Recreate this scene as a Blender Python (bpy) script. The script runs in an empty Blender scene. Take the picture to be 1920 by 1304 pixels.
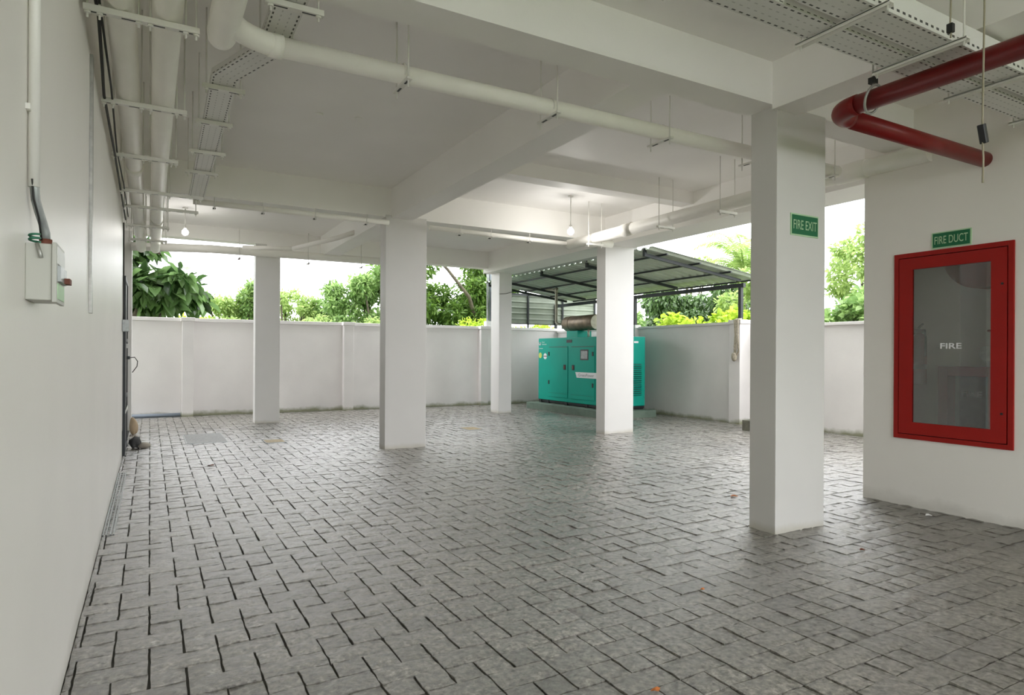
import bpy, bmesh, math, random
import numpy as np
from mathutils import Vector, Matrix

S = 1.3          # all plan numbers below are in camera-heights; one camera-height is 1.3 m
random.seed(7)
rng = np.random.default_rng(7)
scene = bpy.context.scene
C = scene.collection

# ------------------------------------------------------------------ camera, sky, exposure
cam_d = bpy.data.cameras.new('camera')
cam = bpy.data.objects.new('camera', cam_d)
C.objects.link(cam)
scene.camera = cam
cam_d.sensor_width = 36.0
cam_d.lens = 36.0 * 1205.0 / 1920.0
cam_d.shift_y = (664.5 - 652.0) / 1920.0
cam_d.clip_start = 0.05
cam_d.clip_end = 400
yaw, roll = math.radians(29.4), math.radians(0.3)
Fv = Vector((math.sin(yaw), math.cos(yaw), 0))
R0 = Vector((math.cos(yaw), -math.sin(yaw), 0))
Rv = R0 * math.cos(roll) + Vector((0, 0, 1)) * math.sin(roll)
Uv = Rv.cross(Fv)
cam.matrix_world = Matrix(((Rv.x, Uv.x, -Fv.x, 0), (Rv.y, Uv.y, -Fv.y, 0), (Rv.z, Uv.z, -Fv.z, 1.0 * S), (0, 0, 0, 1)))

world = bpy.data.worlds.new('overcast_sky')
scene.world = world
world.use_nodes = True
wn = world.node_tree
wn.nodes['Background'].inputs['Color'].default_value = (0.97, 0.985, 1.0, 1)
wn.nodes['Background'].inputs['Strength'].default_value = 5.6

scene.view_settings.view_transform = 'Standard'
scene.view_settings.look = 'None'
scene.view_settings.gamma = 1
scene.view_settings.use_curve_mapping = False
scene.view_settings.exposure = 0.2
scene.cycles.max_bounces = 14
scene.cycles.diffuse_bounces = 10
scene.cycles.glossy_bounces = 4
scene.cycles.transparent_max_bounces = 12
scene.cycles.use_denoising = True
try:
    scene.cycles.sample_clamp_indirect = 8.0
    scene.cycles.caustics_reflective = False
except Exception:
    pass

# ------------------------------------------------------------------ materials
def nodes_of(m):
    m.use_nodes = True
    nt = m.node_tree
    return nt, nt.nodes['Principled BSDF']

def mat(name, col, rough=0.6, metal=0.0, noise=0.0, nscale=8.0, bump=0.0, bscale=60.0, spec=0.5, dirt=None):
    m = bpy.data.materials.new(name)
    nt, b = nodes_of(m)
    N, L = nt.nodes, nt.links
    b.inputs['Base Color'].default_value = (*col, 1)
    b.inputs['Roughness'].default_value = rough
    b.inputs['Metallic'].default_value = metal
    b.inputs['Specular IOR Level'].default_value = spec
    tc = N.new('ShaderNodeTexCoord')
    out = None
    if noise > 0:
        n = N.new('ShaderNodeTexNoise'); n.inputs['Scale'].default_value = nscale; n.inputs['Detail'].default_value = 6
        L.new(tc.outputs['Object'], n.inputs['Vector'])
        r = N.new('ShaderNodeValToRGB')
        r.color_ramp.elements[0].position = 0.3; r.color_ramp.elements[1].position = 0.7
        r.color_ramp.elements[0].color = (*[c * (1 - noise) for c in col], 1)
        r.color_ramp.elements[1].color = (*[min(1, c * (1 + noise * 0.5)) for c in col], 1)
        L.new(n.outputs['Fac'], r.inputs['Fac']); out = r.outputs['Color']
    if dirt:
        # dirt: (colour, height in metres, strength) a ragged mould band with its own outline near the ground
        g = N.new('ShaderNodeNewGeometry'); sp = N.new('ShaderNodeSeparateXYZ'); L.new(g.outputs['Position'], sp.inputs[0])
        n2 = N.new('ShaderNodeTexNoise'); n2.inputs['Scale'].default_value = 2.6; n2.inputs['Detail'].default_value = 9; n2.inputs['Roughness'].default_value = 0.65
        L.new(g.outputs['Position'], n2.inputs['Vector'])
        mm = N.new('ShaderNodeMath'); mm.operation = 'MULTIPLY_ADD'
        L.new(sp.outputs['Z'], mm.inputs[0]); mm.inputs[1].default_value = -1.0 / dirt[1]; mm.inputs[2].default_value = 0.35
        ad = N.new('ShaderNodeMath'); ad.operation = 'ADD'; L.new(mm.outputs[0], ad.inputs[0]); L.new(n2.outputs['Fac'], ad.inputs[1])
        rr = N.new('ShaderNodeMapRange'); L.new(ad.outputs[0], rr.inputs['Value']); rr.inputs['From Min'].default_value = 0.42; rr.inputs['From Max'].default_value = 0.8
        rr.inputs['To Max'].default_value = dirt[2]; rr.clamp = True
        mx = N.new('ShaderNodeMix'); mx.data_type = 'RGBA'
        L.new(rr.outputs['Result'], mx.inputs['Factor'])
        if out: L.new(out, mx.inputs['A'])
        else: mx.inputs['A'].default_value = (*col, 1)
        mx.inputs['B'].default_value = (*dirt[0], 1)
        out = mx.outputs['Result']
    if out: L.new(out, b.inputs['Base Color'])
    if bump > 0:
        n3 = N.new('ShaderNodeTexNoise'); n3.inputs['Scale'].default_value = bscale; n3.inputs['Detail'].default_value = 5
        L.new(tc.outputs['Object'], n3.inputs['Vector'])
        bp = N.new('ShaderNodeBump'); bp.inputs['Strength'].default_value = bump; bp.inputs['Distance'].default_value = 0.01
        L.new(n3.outputs['Fac'], bp.inputs['Height']); L.new(bp.outputs['Normal'], b.inputs['Normal'])
    return m

M = {}
M['paint'] = mat('white_wall_paint', (0.84, 0.825, 0.79), 0.5, noise=0.03, nscale=1.5, bump=0.05, bscale=90)
M['wallpaint'] = mat('ivory_wall_paint', (0.85, 0.825, 0.785), 0.42, noise=0.03, nscale=1.2, bump=0.04, bscale=70, dirt=((0.35, 0.33, 0.28), 0.25, 0.35))
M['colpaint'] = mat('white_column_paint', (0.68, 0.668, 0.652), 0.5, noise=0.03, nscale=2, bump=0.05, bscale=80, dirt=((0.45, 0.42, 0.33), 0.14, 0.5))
M['ceil'] = mat('white_ceiling_paint', (0.935, 0.92, 0.90), 0.6, noise=0.04, nscale=0.9, bump=0.05, bscale=50)
M['fence'] = mat('weathered_white_boundary_paint', (0.79, 0.76, 0.75), 0.7, noise=0.09, nscale=1.0, bump=0.08, bscale=40, dirt=((0.20, 0.21, 0.10), 0.22, 0.85))
M['facade'] = mat('facade_paint', (0.5, 0.5, 0.48), 0.7)
M['pipe'] = mat('white_painted_pipe', (0.95, 0.93, 0.88), 0.5, noise=0.03, nscale=5)
M['steelw'] = mat('white_painted_steel', (0.78, 0.765, 0.73), 0.4)
M['boxgrey'] = mat('grey_white_enclosure', (0.52, 0.52, 0.48), 0.5)
M['steel'] = mat('galvanised_steel', (0.42, 0.42, 0.40), 0.4, metal=0.7, noise=0.2, nscale=30)
M['dark'] = mat('black_metal', (0.012, 0.013, 0.015), 0.45)
M['frame'] = mat('black_painted_frame_steel', (0.014, 0.018, 0.022), 0.5, noise=0.2, nscale=20)
M['cable'] = mat('black_cable_rubber', (0.02, 0.02, 0.02), 0.6)
M['screen'] = mat('shade_toned_screen_sheet', (0.22, 0.25, 0.20), 0.55, noise=0.12, nscale=4)  # roof sheet colour darkened to stand in for the lean-to's shade
M['perf'] = mat('worn_grating_plate', (0.24, 0.245, 0.235), 0.5, noise=0.4, nscale=45)
M['red'] = mat('red_enamel', (0.33, 0.008, 0.005), 0.45, noise=0.06, nscale=6, spec=0.3)
M['redpipe'] = mat('red_pipe_enamel', (0.20, 0.006, 0.006), 0.38, noise=0.08, nscale=9, spec=0.35)
M['green'] = mat('green_sign', (0.005, 0.14, 0.055), 0.4)
M['lime'] = mat('pale_glow_sign_green', (0.45, 0.66, 0.42), 0.5)
M['teal'] = mat('teal_generator_enamel', (0.003, 0.31, 0.235), 0.5, noise=0.05, nscale=3, spec=0.25)
M['tealdark'] = mat('teal_recess', (0.008, 0.12, 0.09), 0.5)
M['pad'] = mat('green_grey_concrete', (0.13, 0.18, 0.14), 0.8, noise=0.2, nscale=6, bump=0.2)
M['concrete'] = mat('rough_concrete', (0.17, 0.165, 0.13), 0.9, noise=0.35, nscale=9, bump=0.4, bscale=40)
M['rust'] = mat('brown_exhaust_steel', (0.22, 0.17, 0.12), 0.45, metal=0.5, noise=0.35, nscale=9)
M['exh'] = mat('dull_exhaust_lagging', (0.36, 0.34, 0.27), 0.5, metal=0.3, noise=0.25, nscale=12)
M['sheet'] = mat('grey_green_roof_sheet', (0.50, 0.56, 0.47), 0.5, metal=0.1, noise=0.12, nscale=4)
M['white'] = mat('plain_white', (0.8, 0.8, 0.8), 0.5)
M['lettering'] = mat('white_lettering', (0.75, 0.76, 0.78), 0.5)
M['grey'] = mat('dark_grey_lettering', (0.16, 0.18, 0.2), 0.5)
M['brown'] = mat('brown_rusty_bits', (0.16, 0.05, 0.03), 0.7)
M['gwire'] = mat('green_wire', (0.03, 0.17, 0.10), 0.5)
M['wire'] = mat('thin_tan_wire', (0.34, 0.30, 0.22), 0.6)
M['rope'] = mat('old_rope', (0.46, 0.41, 0.32), 0.9, noise=0.4, nscale=30)
M['orange'] = mat('orange_leaf', (0.50, 0.16, 0.04), 0.7)
M['cover'] = mat('yellow_painted_cover', (0.42, 0.32, 0.16), 0.6, noise=0.35, nscale=25)
M['plate'] = mat('pale_steel_plate', (0.36, 0.38, 0.38), 0.4, metal=0.4, noise=0.25, nscale=25)
M['cloth'] = mat('tan_cloth', (0.52, 0.40, 0.27), 0.9)
M['greybag'] = mat('grey_bag', (0.10, 0.10, 0.10), 0.8, noise=0.3, nscale=20)
M['palecloth'] = mat('pale_cloth', (0.42, 0.38, 0.32), 0.9)
M['blue'] = mat('blue_grey_gutter', (0.24, 0.28, 0.34), 0.5)
M['bluepipe'] = mat('grey_blue_pipe', (0.22, 0.25, 0.28), 0.5)
M['yellow'] = mat('yellow_sticker', (0.55, 0.6, 0.12), 0.5)
M['ground_tone'] = mat('soil_and_grass', (0.09, 0.13, 0.04), 0.95, noise=0.4, nscale=2)
M['trunk'] = mat('tree_bark', (0.10, 0.085, 0.06), 0.9, noise=0.35, nscale=12, bump=0.4)
M['drum'] = mat('faded_hose_red', (0.42, 0.06, 0.05), 0.5)
M['handle_silver'] = mat('brushed_handle_metal', (0.45, 0.42, 0.40), 0.35, metal=0.8)

def glass_mat():
    m = bpy.data.materials.new('thin_clear_glass'); m.use_nodes = True
    nt = m.node_tree; N, L = nt.nodes, nt.links
    N.remove(N['Principled BSDF'])
    out = [n for n in N if n.type == 'OUTPUT_MATERIAL'][0]
    tr = N.new('ShaderNodeBsdfTransparent'); tr.inputs['Color'].default_value = (0.86, 0.89, 0.87, 1)
    gl = N.new('ShaderNodeBsdfGlossy'); gl.inputs['Roughness'].default_value = 0.02
    fr = N.new('ShaderNodeFresnel'); fr.inputs['IOR'].default_value = 1.9
    mx = N.new('ShaderNodeMixShader')
    L.new(fr.outputs[0], mx.inputs[0]); L.new(tr.outputs[0], mx.inputs[1]); L.new(gl.outputs[0], mx.inputs[2])
    L.new(mx.outputs[0], out.inputs['Surface'])
    return m
M['glass'] = glass_mat()

def emit(name, col, s):
    m = bpy.data.materials.new(name)
    nt, b = nodes_of(m)
    b.inputs['Emission Color'].default_value = (*col, 1); b.inputs['Emission Strength'].default_value = s
    return m
M['bulb'] = emit('lit_bulb', (1, 0.98, 0.95), 30)

def tray_mat():
    """white painted sheet steel with punched slots: u runs along the tray (m), v across 0..1"""
    m = bpy.data.materials.new('perforated_white_tray'); nt, b = nodes_of(m); N, L = nt.nodes, nt.links
    b.inputs['Roughness'].default_value = 0.45
    uv = N.new('ShaderNodeUVMap'); sp = N.new('ShaderNodeSeparateXYZ'); L.new(uv.outputs[0], sp.inputs[0])
    def math_(op, a, bb=None, cc=None):
        n = N.new('ShaderNodeMath'); n.operation = op
        for i, x in enumerate((a, bb, cc)):
            if x is None: continue
            if isinstance(x, (int, float)): n.inputs[i].default_value = x
            else: L.new(x, n.inputs[i])
        return n.outputs[0]
    fr = math_('FRACT', math_('MULTIPLY', sp.outputs['X'], 1 / 0.05))
    inslot_u = math_('LESS_THAN', math_('ABSOLUTE', math_('SUBTRACT', fr, 0.5)), 0.25)
    def row(c, w): return math_('LESS_THAN', math_('ABSOLUTE', math_('SUBTRACT', sp.outputs['Y'], c)), w)
    edge = math_('MAXIMUM', row(0.09, 0.028), row(0.91, 0.028))
    mid = math_('MAXIMUM', row(0.36, 0.022), row(0.64, 0.022))
    hole = math_('MULTIPLY', inslot_u, edge)
    fr2 = math_('FRACT', math_('MULTIPLY', sp.outputs['X'], 1 / 0.05))
    faint = math_('MULTIPLY', math_('MULTIPLY', math_('LESS_THAN', math_('ABSOLUTE', math_('SUBTRACT', fr2, 0.5)), 0.2), mid), 0.35)
    f = math_('MAXIMUM', hole, faint)
    mx = N.new('ShaderNodeMix'); mx.data_type = 'RGBA'; L.new(f, mx.inputs['Factor'])
    mx.inputs['A'].default_value = (0.74, 0.73, 0.71, 1); mx.inputs['B'].default_value = (0.05, 0.05, 0.045, 1)
    L.new(mx.outputs['Result'], b.inputs['Base Color'])
    return m
M['tray'] = tray_mat()

def stone_mat():
    m = bpy.data.materials.new('split_face_granite_sett'); nt, b = nodes_of(m); N, L = nt.nodes, nt.links
    g = N.new('ShaderNodeNewGeometry')
    at = N.new('ShaderNodeAttribute'); at.attribute_name = 'tone'; at.attribute_type = 'GEOMETRY'
    n1 = N.new('ShaderNodeTexNoise'); n1.inputs['Scale'].default_value = 32; n1.inputs['Detail'].default_value = 8; n1.inputs['Roughness'].default_value = 0.7
    L.new(g.outputs['Position'], n1.inputs['Vector'])
    r = N.new('ShaderNodeValToRGB')
    r.color_ramp.elements[0].position = 0.36; r.color_ramp.elements[0].color = (0.085, 0.078, 0.066, 1)
    r.color_ramp.elements[1].position = 0.66; r.color_ramp.elements[1].color = (0.345, 0.325, 0.288, 1)
    L.new(n1.outputs['Fac'], r.inputs['Fac'])
    n2 = N.new('ShaderNodeTexNoise'); n2.inputs['Scale'].default_value = 0.9; n2.inputs['Detail'].default_value = 5
    L.new(g.outputs['Position'], n2.inputs['Vector'])
    mr = N.new('ShaderNodeMapRange'); L.new(n2.outputs['Fac'], mr.inputs['Value']); mr.inputs['From Min'].default_value = 0.3; mr.inputs['From Max'].default_value = 0.7
    mr.inputs['To Min'].default_value = 0.8; mr.inputs['To Max'].default_value = 1.2
    ml = N.new('ShaderNodeMath'); ml.operation = 'MULTIPLY'; L.new(mr.outputs[0], ml.inputs[0]); L.new(at.outputs['Fac'], ml.inputs[1])
    vm = N.new('ShaderNodeVectorMath'); vm.operation = 'SCALE'; L.new(r.outputs['Color'], vm.inputs[0]); L.new(ml.outputs[0], vm.inputs['Scale'])
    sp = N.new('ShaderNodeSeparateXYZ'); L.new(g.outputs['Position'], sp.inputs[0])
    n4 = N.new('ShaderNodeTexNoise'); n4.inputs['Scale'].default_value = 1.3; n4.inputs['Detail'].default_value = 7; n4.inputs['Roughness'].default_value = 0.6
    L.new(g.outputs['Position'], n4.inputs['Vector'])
    def mth(op, a, c_):
        q = N.new('ShaderNodeMath'); q.operation = op
        for i_, x_ in enumerate((a, c_)):
            if isinstance(x_, (int, float)): q.inputs[i_].default_value = x_
            else: L.new(x_, q.inputs[i_])
        return q.outputs[0]
    mx_ = mth('MULTIPLY', mth('SUBTRACT', sp.outputs['X'], 4.6), 0.55)          # brown setts and dimness by the right wall, painted into the stone colour
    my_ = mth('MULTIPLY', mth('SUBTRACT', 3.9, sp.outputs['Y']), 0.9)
    ground_tone = mth('ADD', mth('MINIMUM', mx_, my_), mth('MULTIPLY', mth('SUBTRACT', n4.outputs['Fac'], 0.5), 1.6))
    mr2 = N.new('ShaderNodeMapRange'); L.new(ground_tone, mr2.inputs['Value']); mr2.inputs['From Min'].default_value = 0.0; mr2.inputs['From Max'].default_value = 0.55; mr2.inputs['To Max'].default_value = 0.72
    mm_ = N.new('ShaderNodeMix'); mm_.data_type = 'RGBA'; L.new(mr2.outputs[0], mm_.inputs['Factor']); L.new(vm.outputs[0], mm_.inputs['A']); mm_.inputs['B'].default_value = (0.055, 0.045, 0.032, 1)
    L.new(mm_.outputs['Result'], b.inputs['Base Color'])
    b.inputs['Roughness'].default_value = 0.24
    b.inputs['Specular IOR Level'].default_value = 1.0
    n3 = N.new('ShaderNodeTexNoise'); n3.inputs['Scale'].default_value = 30; n3.inputs['Detail'].default_value = 8; n3.inputs['Roughness'].default_value = 0.72
    L.new(g.outputs['Position'], n3.inputs['Vector'])
    bp = N.new('ShaderNodeBump'); bp.inputs['Strength'].default_value = 1.0; bp.inputs['Distance'].default_value = 0.007
    L.new(n3.outputs['Fac'], bp.inputs['Height']); L.new(bp.outputs['Normal'], b.inputs['Normal'])
    b.inputs['Coat Weight'].default_value = 0.6; b.inputs['Coat Roughness'].default_value = 0.12; L.new(bp.outputs['Normal'], b.inputs['Coat Normal'])
    return m
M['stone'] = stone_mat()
M['mortar'] = mat('dark_joint_dirt', (0.05, 0.047, 0.038), 0.9, noise=0.3, nscale=20)

def leaf_mat(name, c1, c2, rough=0.4):
    m = bpy.data.materials.new(name); nt, b = nodes_of(m); N, L = nt.nodes, nt.links
    at = N.new('ShaderNodeAttribute'); at.attribute_name = 'tone'; at.attribute_type = 'GEOMETRY'
    r = N.new('ShaderNodeValToRGB'); r.color_ramp.elements[0].color = (*c1, 1); r.color_ramp.elements[1].color = (*c2, 1)
    L.new(at.outputs['Fac'], r.inputs['Fac']); L.new(r.outputs['Color'], b.inputs['Base Color'])
    b.inputs['Roughness'].default_value = rough
    tl = N.new('ShaderNodeBsdfTranslucent'); L.new(r.outputs['Color'], tl.inputs['Color'])
    mx = N.new('ShaderNodeMixShader'); mx.inputs[0].default_value = 0.45
    out = [n for n in N if n.type == 'OUTPUT_MATERIAL'][0]
    L.new(b.outputs[0], mx.inputs[1]); L.new(tl.outputs[0], mx.inputs[2]); L.new(mx.outputs[0], out.inputs['Surface'])
    return m
M['leaf_dark'] = leaf_mat('dark_glossy_leaf', (0.02, 0.055, 0.012), (0.20, 0.33, 0.12), 0.25)
M['leaf_mid'] = leaf_mat('mid_green_leaf', (0.15, 0.28, 0.08), (0.45, 0.62, 0.24), 0.45)
M['leaf_deep'] = leaf_mat('deep_green_leaf', (0.05, 0.12, 0.02), (0.22, 0.36, 0.07), 0.45)
M['leaf_light'] = leaf_mat('light_green_leaf', (0.25, 0.38, 0.11), (0.55, 0.68, 0.26), 0.5)
M['leaf_lime'] = leaf_mat('lime_green_leaf', (0.30, 0.46, 0.04), (0.66, 0.80, 0.10), 0.5)

# ------------------------------------------------------------------ mesh helpers (plan units in, metres out)
class MB:
    def __init__(s): s.v = []; s.f = []; s.mi = []; s.uv = {}; s.sm = []
    def face(s, idx, mi=0, sm=False): s.f.append(tuple(idx)); s.mi.append(mi); s.sm.append(sm)
    def box(s, x0, x1, y0, y1, z0, z1, mi=0):
        b = len(s.v)
        s.v += [(x, y, z) for z in (z0, z1) for y in (y0, y1) for x in (x0, x1)]
        for q in ((0, 2, 3, 1), (4, 5, 7, 6), (0, 1, 5, 4), (2, 6, 7, 3), (0, 4, 6, 2), (1, 3, 7, 5)): s.face([b + i for i in q], mi)
        return s
    def prism(s, pts, d, mi=0):
        """pts: planar outline (3D), extruded by vector d"""
        b = len(s.v); n = len(pts)
        s.v += [tuple(p) for p in pts] + [tuple(Vector(p) + Vector(d)) for p in pts]
        s.face([b + i for i in range(n)][::-1], mi); s.face([b + n + i for i in range(n)], mi)
        for i in range(n): s.face([b + i, b + (i + 1) % n, b + n + (i + 1) % n, b + n + i], mi)
        return s
    def ring(s, c, u, w, r, n):
        b = len(s.v)
        for i in range(n):
            a = 2 * math.pi * i / n
            s.v.append(tuple(c + (u * math.cos(a) + w * math.sin(a)) * r))
        return b
    def tube(s, path, r, n=16, cap=True, mi=0):
        P_ = [Vector(p) for p in path]; rr = r if isinstance(r, (list, tuple)) else [r] * len(P_)
        t = (P_[1] - P_[0]).normalized()
        u = t.orthogonal().normalized(); prev = None; first = None
        for i, p in enumerate(P_):
            if i == 0: t2 = (P_[1] - P_[0]).normalized()
            elif i == len(P_) - 1: t2 = (P_[-1] - P_[-2]).normalized()
            else: t2 = ((P_[i + 1] - p).normalized() + (p - P_[i - 1]).normalized()).normalized()
            u = (u - t2 * u.dot(t2)).normalized(); w = t2.cross(u)
            b = s.ring(p, u, w, rr[i], n)
            if prev is not None:
                for k in range(n): s.face([prev + k, prev + (k + 1) % n, b + (k + 1) % n, b + k], mi, True)
            else: first = b
            prev = b
        if cap:
            s.face([first + k for k in range(n)][::-1], mi); s.face([prev + k for k in range(n)], mi)
        return s
    def bar(s, a, b, w, h, up=(0, 0, 1), mi=0):
        """rectangular bar from a to b, w sideways and h along up"""
        a = Vector(a); b = Vector(b); t = (b - a).normalized(); up = Vector(up)
        side = t.cross(up).normalized(); up2 = side.cross(t).normalized()
        base = len(s.v)
        for p in (a, b):
            for q in ((-1, -1), (1, -1), (1, 1), (-1, 1)): s.v.append(tuple(p + side * q[0] * w / 2 + up2 * q[1] * h / 2))
        s.face([base + i for i in (0, 1, 2, 3)], mi); s.face([base + i for i in (7, 6, 5, 4)], mi)
        for k in range(4): s.face([base + (k + 1) % 4, base + k, base + 4 + k, base + 4 + (k + 1) % 4], mi)
        return s
    def sphere(s, c, r, n=12, m=8, mi=0, sc=(1, 1, 1)):
        b = len(s.v)
        for j in range(m + 1):
            th = math.pi * j / m
            for i in range(n):
                a = 2 * math.pi * i / n
                s.v.append((c[0] + r * sc[0] * math.sin(th) * math.cos(a), c[1] + r * sc[1] * math.sin(th) * math.sin(a), c[2] + r * sc[2] * math.cos(th)))
        for j in range(m):
            for i in range(n): s.face([b + j * n + i, b + (j + 1) * n + i, b + (j + 1) * n + (i + 1) % n, b + j * n + (i + 1) % n], mi, True)
        return s
    def disc(s, c, nrm, r, th, n=28, mi=0):
        nrm = Vector(nrm).normalized(); return s.tube([Vector(c), Vector(c) + nrm * th], r, n, True, mi)
    def build(s, name, m, parent=None, bevel=0.0, seg=2):
        org = Vector(parent['_o']) if parent is not None else Vector((0, 0, 0))
        me = bpy.data.meshes.new(name)
        me.from_pydata([((x - org.x) * S, (y - org.y) * S, (z - org.z) * S) for x, y, z in s.v], [], s.f)
        for k in (m if isinstance(m, (list, tuple)) else [m]): me.materials.append(M[k])
        me.polygons.foreach_set('material_index', s.mi)
        me.polygons.foreach_set('use_smooth', s.sm)
        if s.uv:
            ul = me.uv_layers.new(name='UVMap')
            for pi, pl in enumerate(me.polygons):
                if pi in s.uv:
                    for li, uv in zip(pl.loop_indices, s.uv[pi]): ul.data[li].uv = uv
        bm = bmesh.new(); bm.from_mesh(me); bmesh.ops.recalc_face_normals(bm, faces=bm.faces); bm.to_mesh(me); bm.free()
        o = bpy.data.objects.new(name, me); C.objects.link(o)
        if parent is not None: o.parent = parent; o['_o'] = parent['_o']
        else: o['_o'] = (0, 0, 0)
        if bevel > 0:
            md = o.modifiers.new('bevel', 'BEVEL'); md.width = bevel * S; md.segments = seg; md.limit_method = 'ANGLE'; md.angle_limit = 0.6
        return o

def tag(o, label, cat, group=None, kind=None):
    o['label'] = label; o['category'] = cat
    if group: o['group'] = group
    if kind: o['kind'] = kind
    return o

def thing(name, label, cat, loc, group=None):
    o = bpy.data.objects.new(name, None); C.objects.link(o)
    o.location = Vector(loc) * S; o['_o'] = tuple(loc); o.empty_display_size = 0.1
    return tag(o, label, cat, group)

def children(o): return [c for c in bpy.data.objects if c.parent == o]
def copy_tree(o, parent=None):
    c = o.copy(); C.objects.link(c); c.parent = parent
    for ch in children(o): copy_tree(ch, c)
    return c
def move_to(o, loc): o.location = Vector(loc) * S; o['_o'] = tuple(loc)

def struct(mb, name, m, bevel=0.0):
    o = mb.build(name, m, None, bevel); o['kind'] = 'structure'; return o

def text(name, body, m, parent, loc, right, up, width, height, ext=0.002, bold=0.0):
    """flat lettering, width x height in plan units, centred at loc"""
    cu = bpy.data.curves.new(name, 'FONT'); cu.body = body; cu.align_x = 'CENTER'; cu.align_y = 'CENTER'; cu.size = 1.0; cu.offset = bold
    tmp = bpy.data.objects.new(name + '_tmp', cu); C.objects.link(tmp)
    dg = bpy.context.evaluated_depsgraph_get(); me = bpy.data.meshes.new_from_object(tmp.evaluated_get(dg))
    bpy.data.objects.remove(tmp); bpy.data.curves.remove(cu)
    co = np.array([v.co[:] for v in me.vertices]); mn, mxx = co.min(0), co.max(0); ctr = (mn + mxx) / 2; ext_ = mxx - mn
    rt, upv = Vector(right).normalized(), Vector(up).normalized(); nr = rt.cross(upv)
    me2 = me; org = Vector(parent['_o']) if parent is not None else Vector((0, 0, 0))
    for v in me2.vertices:
        a = (v.co.x - ctr[0]) / ext_[0] * width; b_ = (v.co.y - ctr[1]) / ext_[1] * height
        v.co = (Vector(loc) + rt * a + upv * b_ + nr * ext - org) * S
    me2.materials.clear(); me2.materials.append(M[m]); me2.name = name
    o = bpy.data.objects.new(name, me2); C.objects.link(o)
    if parent is not None: o.parent = parent; o['_o'] = parent['_o']
    return o

# ------------------------------------------------------------------ floor of granite setts
def build_floor():
    X0, X1, Y0, Y1 = -0.225, 7.70, -1.9, 11.38
    ux, px0 = 0.10203, 0.0029
    V, Fc, tone, mi = [], [], [], []
    def block(xa, xb, ya, yb, gx, gy):
        xa += gx; xb -= gx; ya += gy; yb -= gy
        if xb - xa < 0.01 or yb - ya < 0.01: return
        nx = 5 if (xb - xa) > 0.13 else 4
        ny = 4
        t = 0.88 + 0.24 * rng.random(); tz = rng.normal(0, 0.0011); tx = rng.normal(0, 0.007); ty = rng.normal(0, 0.006)
        if rng.random() < 0.05: t *= 0.8
        b = len(V); cx, cy = (xa + xb) / 2, (ya + yb) / 2
        for j in range(ny):
            for i in range(nx):
                x = xa + (xb - xa) * i / (nx - 1); y = ya + (yb - ya) * j / (ny - 1)
                e = (i in (0, nx - 1)) or (j in (0, ny - 1))
                z = tz + tx * (x - cx) + ty * (y - cy) + rng.normal(0, 0.0011) - (0.0030 if e else 0)
                if e: x += rng.normal(0, 0.0012); y += rng.normal(0, 0.0010)
                else: x += rng.normal(0, 0.003); y += rng.normal(0, 0.003)
                V.append((x, y, z))
        for j in range(ny - 1):
            for i in range(nx - 1):
                q = b + j * nx + i; Fc.append((q, q + 1, q + nx + 1, q + nx)); tone.append(t); mi.append(0)
        rim = [b + i for i in range(nx)] + [b + j * nx + nx - 1 for j in range(1, ny)] + [b + (ny - 1) * nx + i for i in range(nx - 2, -1, -1)] + [b + j * nx for j in range(ny - 2, 0, -1)]
        lo = len(V)
        for r in rim: V.append((V[r][0], V[r][1], -0.02))
        n = len(rim)
        for k in range(n): Fc.append((rim[k], lo + k, lo + (k + 1) % n, rim[(k + 1) % n])); tone.append(t); mi.append(0)
    per, hr = 0.2065, 0.1045
    ytop = 2.403 + per * 44; r = 44
    while ytop > Y0:
        even = (r % 2 == 0)
        gx, gy = 0.0034, 0.0017
        if ytop <= Y1 + 0.05:
            k = -4
            st = k if even else k - 1
            for kk in range(st, 78, 2):
                xa, xb = px0 + ux * kk, px0 + ux * (kk + 2)
                xa, xb = max(xa, X0), min(xb, X1)
                if xb > xa: block(xa, xb, ytop - hr, min(ytop, Y1), gx, gy)
            for kk in range(-4, 78):
                xa, xb = max(px0 + ux * kk, X0), min(px0 + ux * (kk + 1), X1)
                if xb > xa: block(xa, xb, ytop - per, ytop - hr, gx, gy)
        ytop -= per; r -= 1
    b = len(V)
    V += [(X0 - 0.5, Y0, -0.0085), (X1 + 0.1, Y0, -0.0085), (X1 + 0.1, Y1 + 0.1, -0.0085), (X0 - 0.5, Y1 + 0.1, -0.0085)]
    Fc.append((b, b + 1, b + 2, b + 3)); tone.append(1); mi.append(1)
    me = bpy.data.meshes.new('floor'); me.from_pydata([(x * S, y * S, z * S) for x, y, z in V], [], Fc)
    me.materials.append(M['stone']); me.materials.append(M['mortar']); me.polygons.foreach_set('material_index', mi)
    a = me.attributes.new('tone', 'FLOAT', 'FACE'); a.data.foreach_set('value', tone)
    o = bpy.data.objects.new('floor', me); C.objects.link(o); o['kind'] = 'structure'
build_floor()

g = MB(); g.box(-40, 60, -30, 70, -0.30, -0.14); struct(g, 'ground', 'ground_tone')
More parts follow.
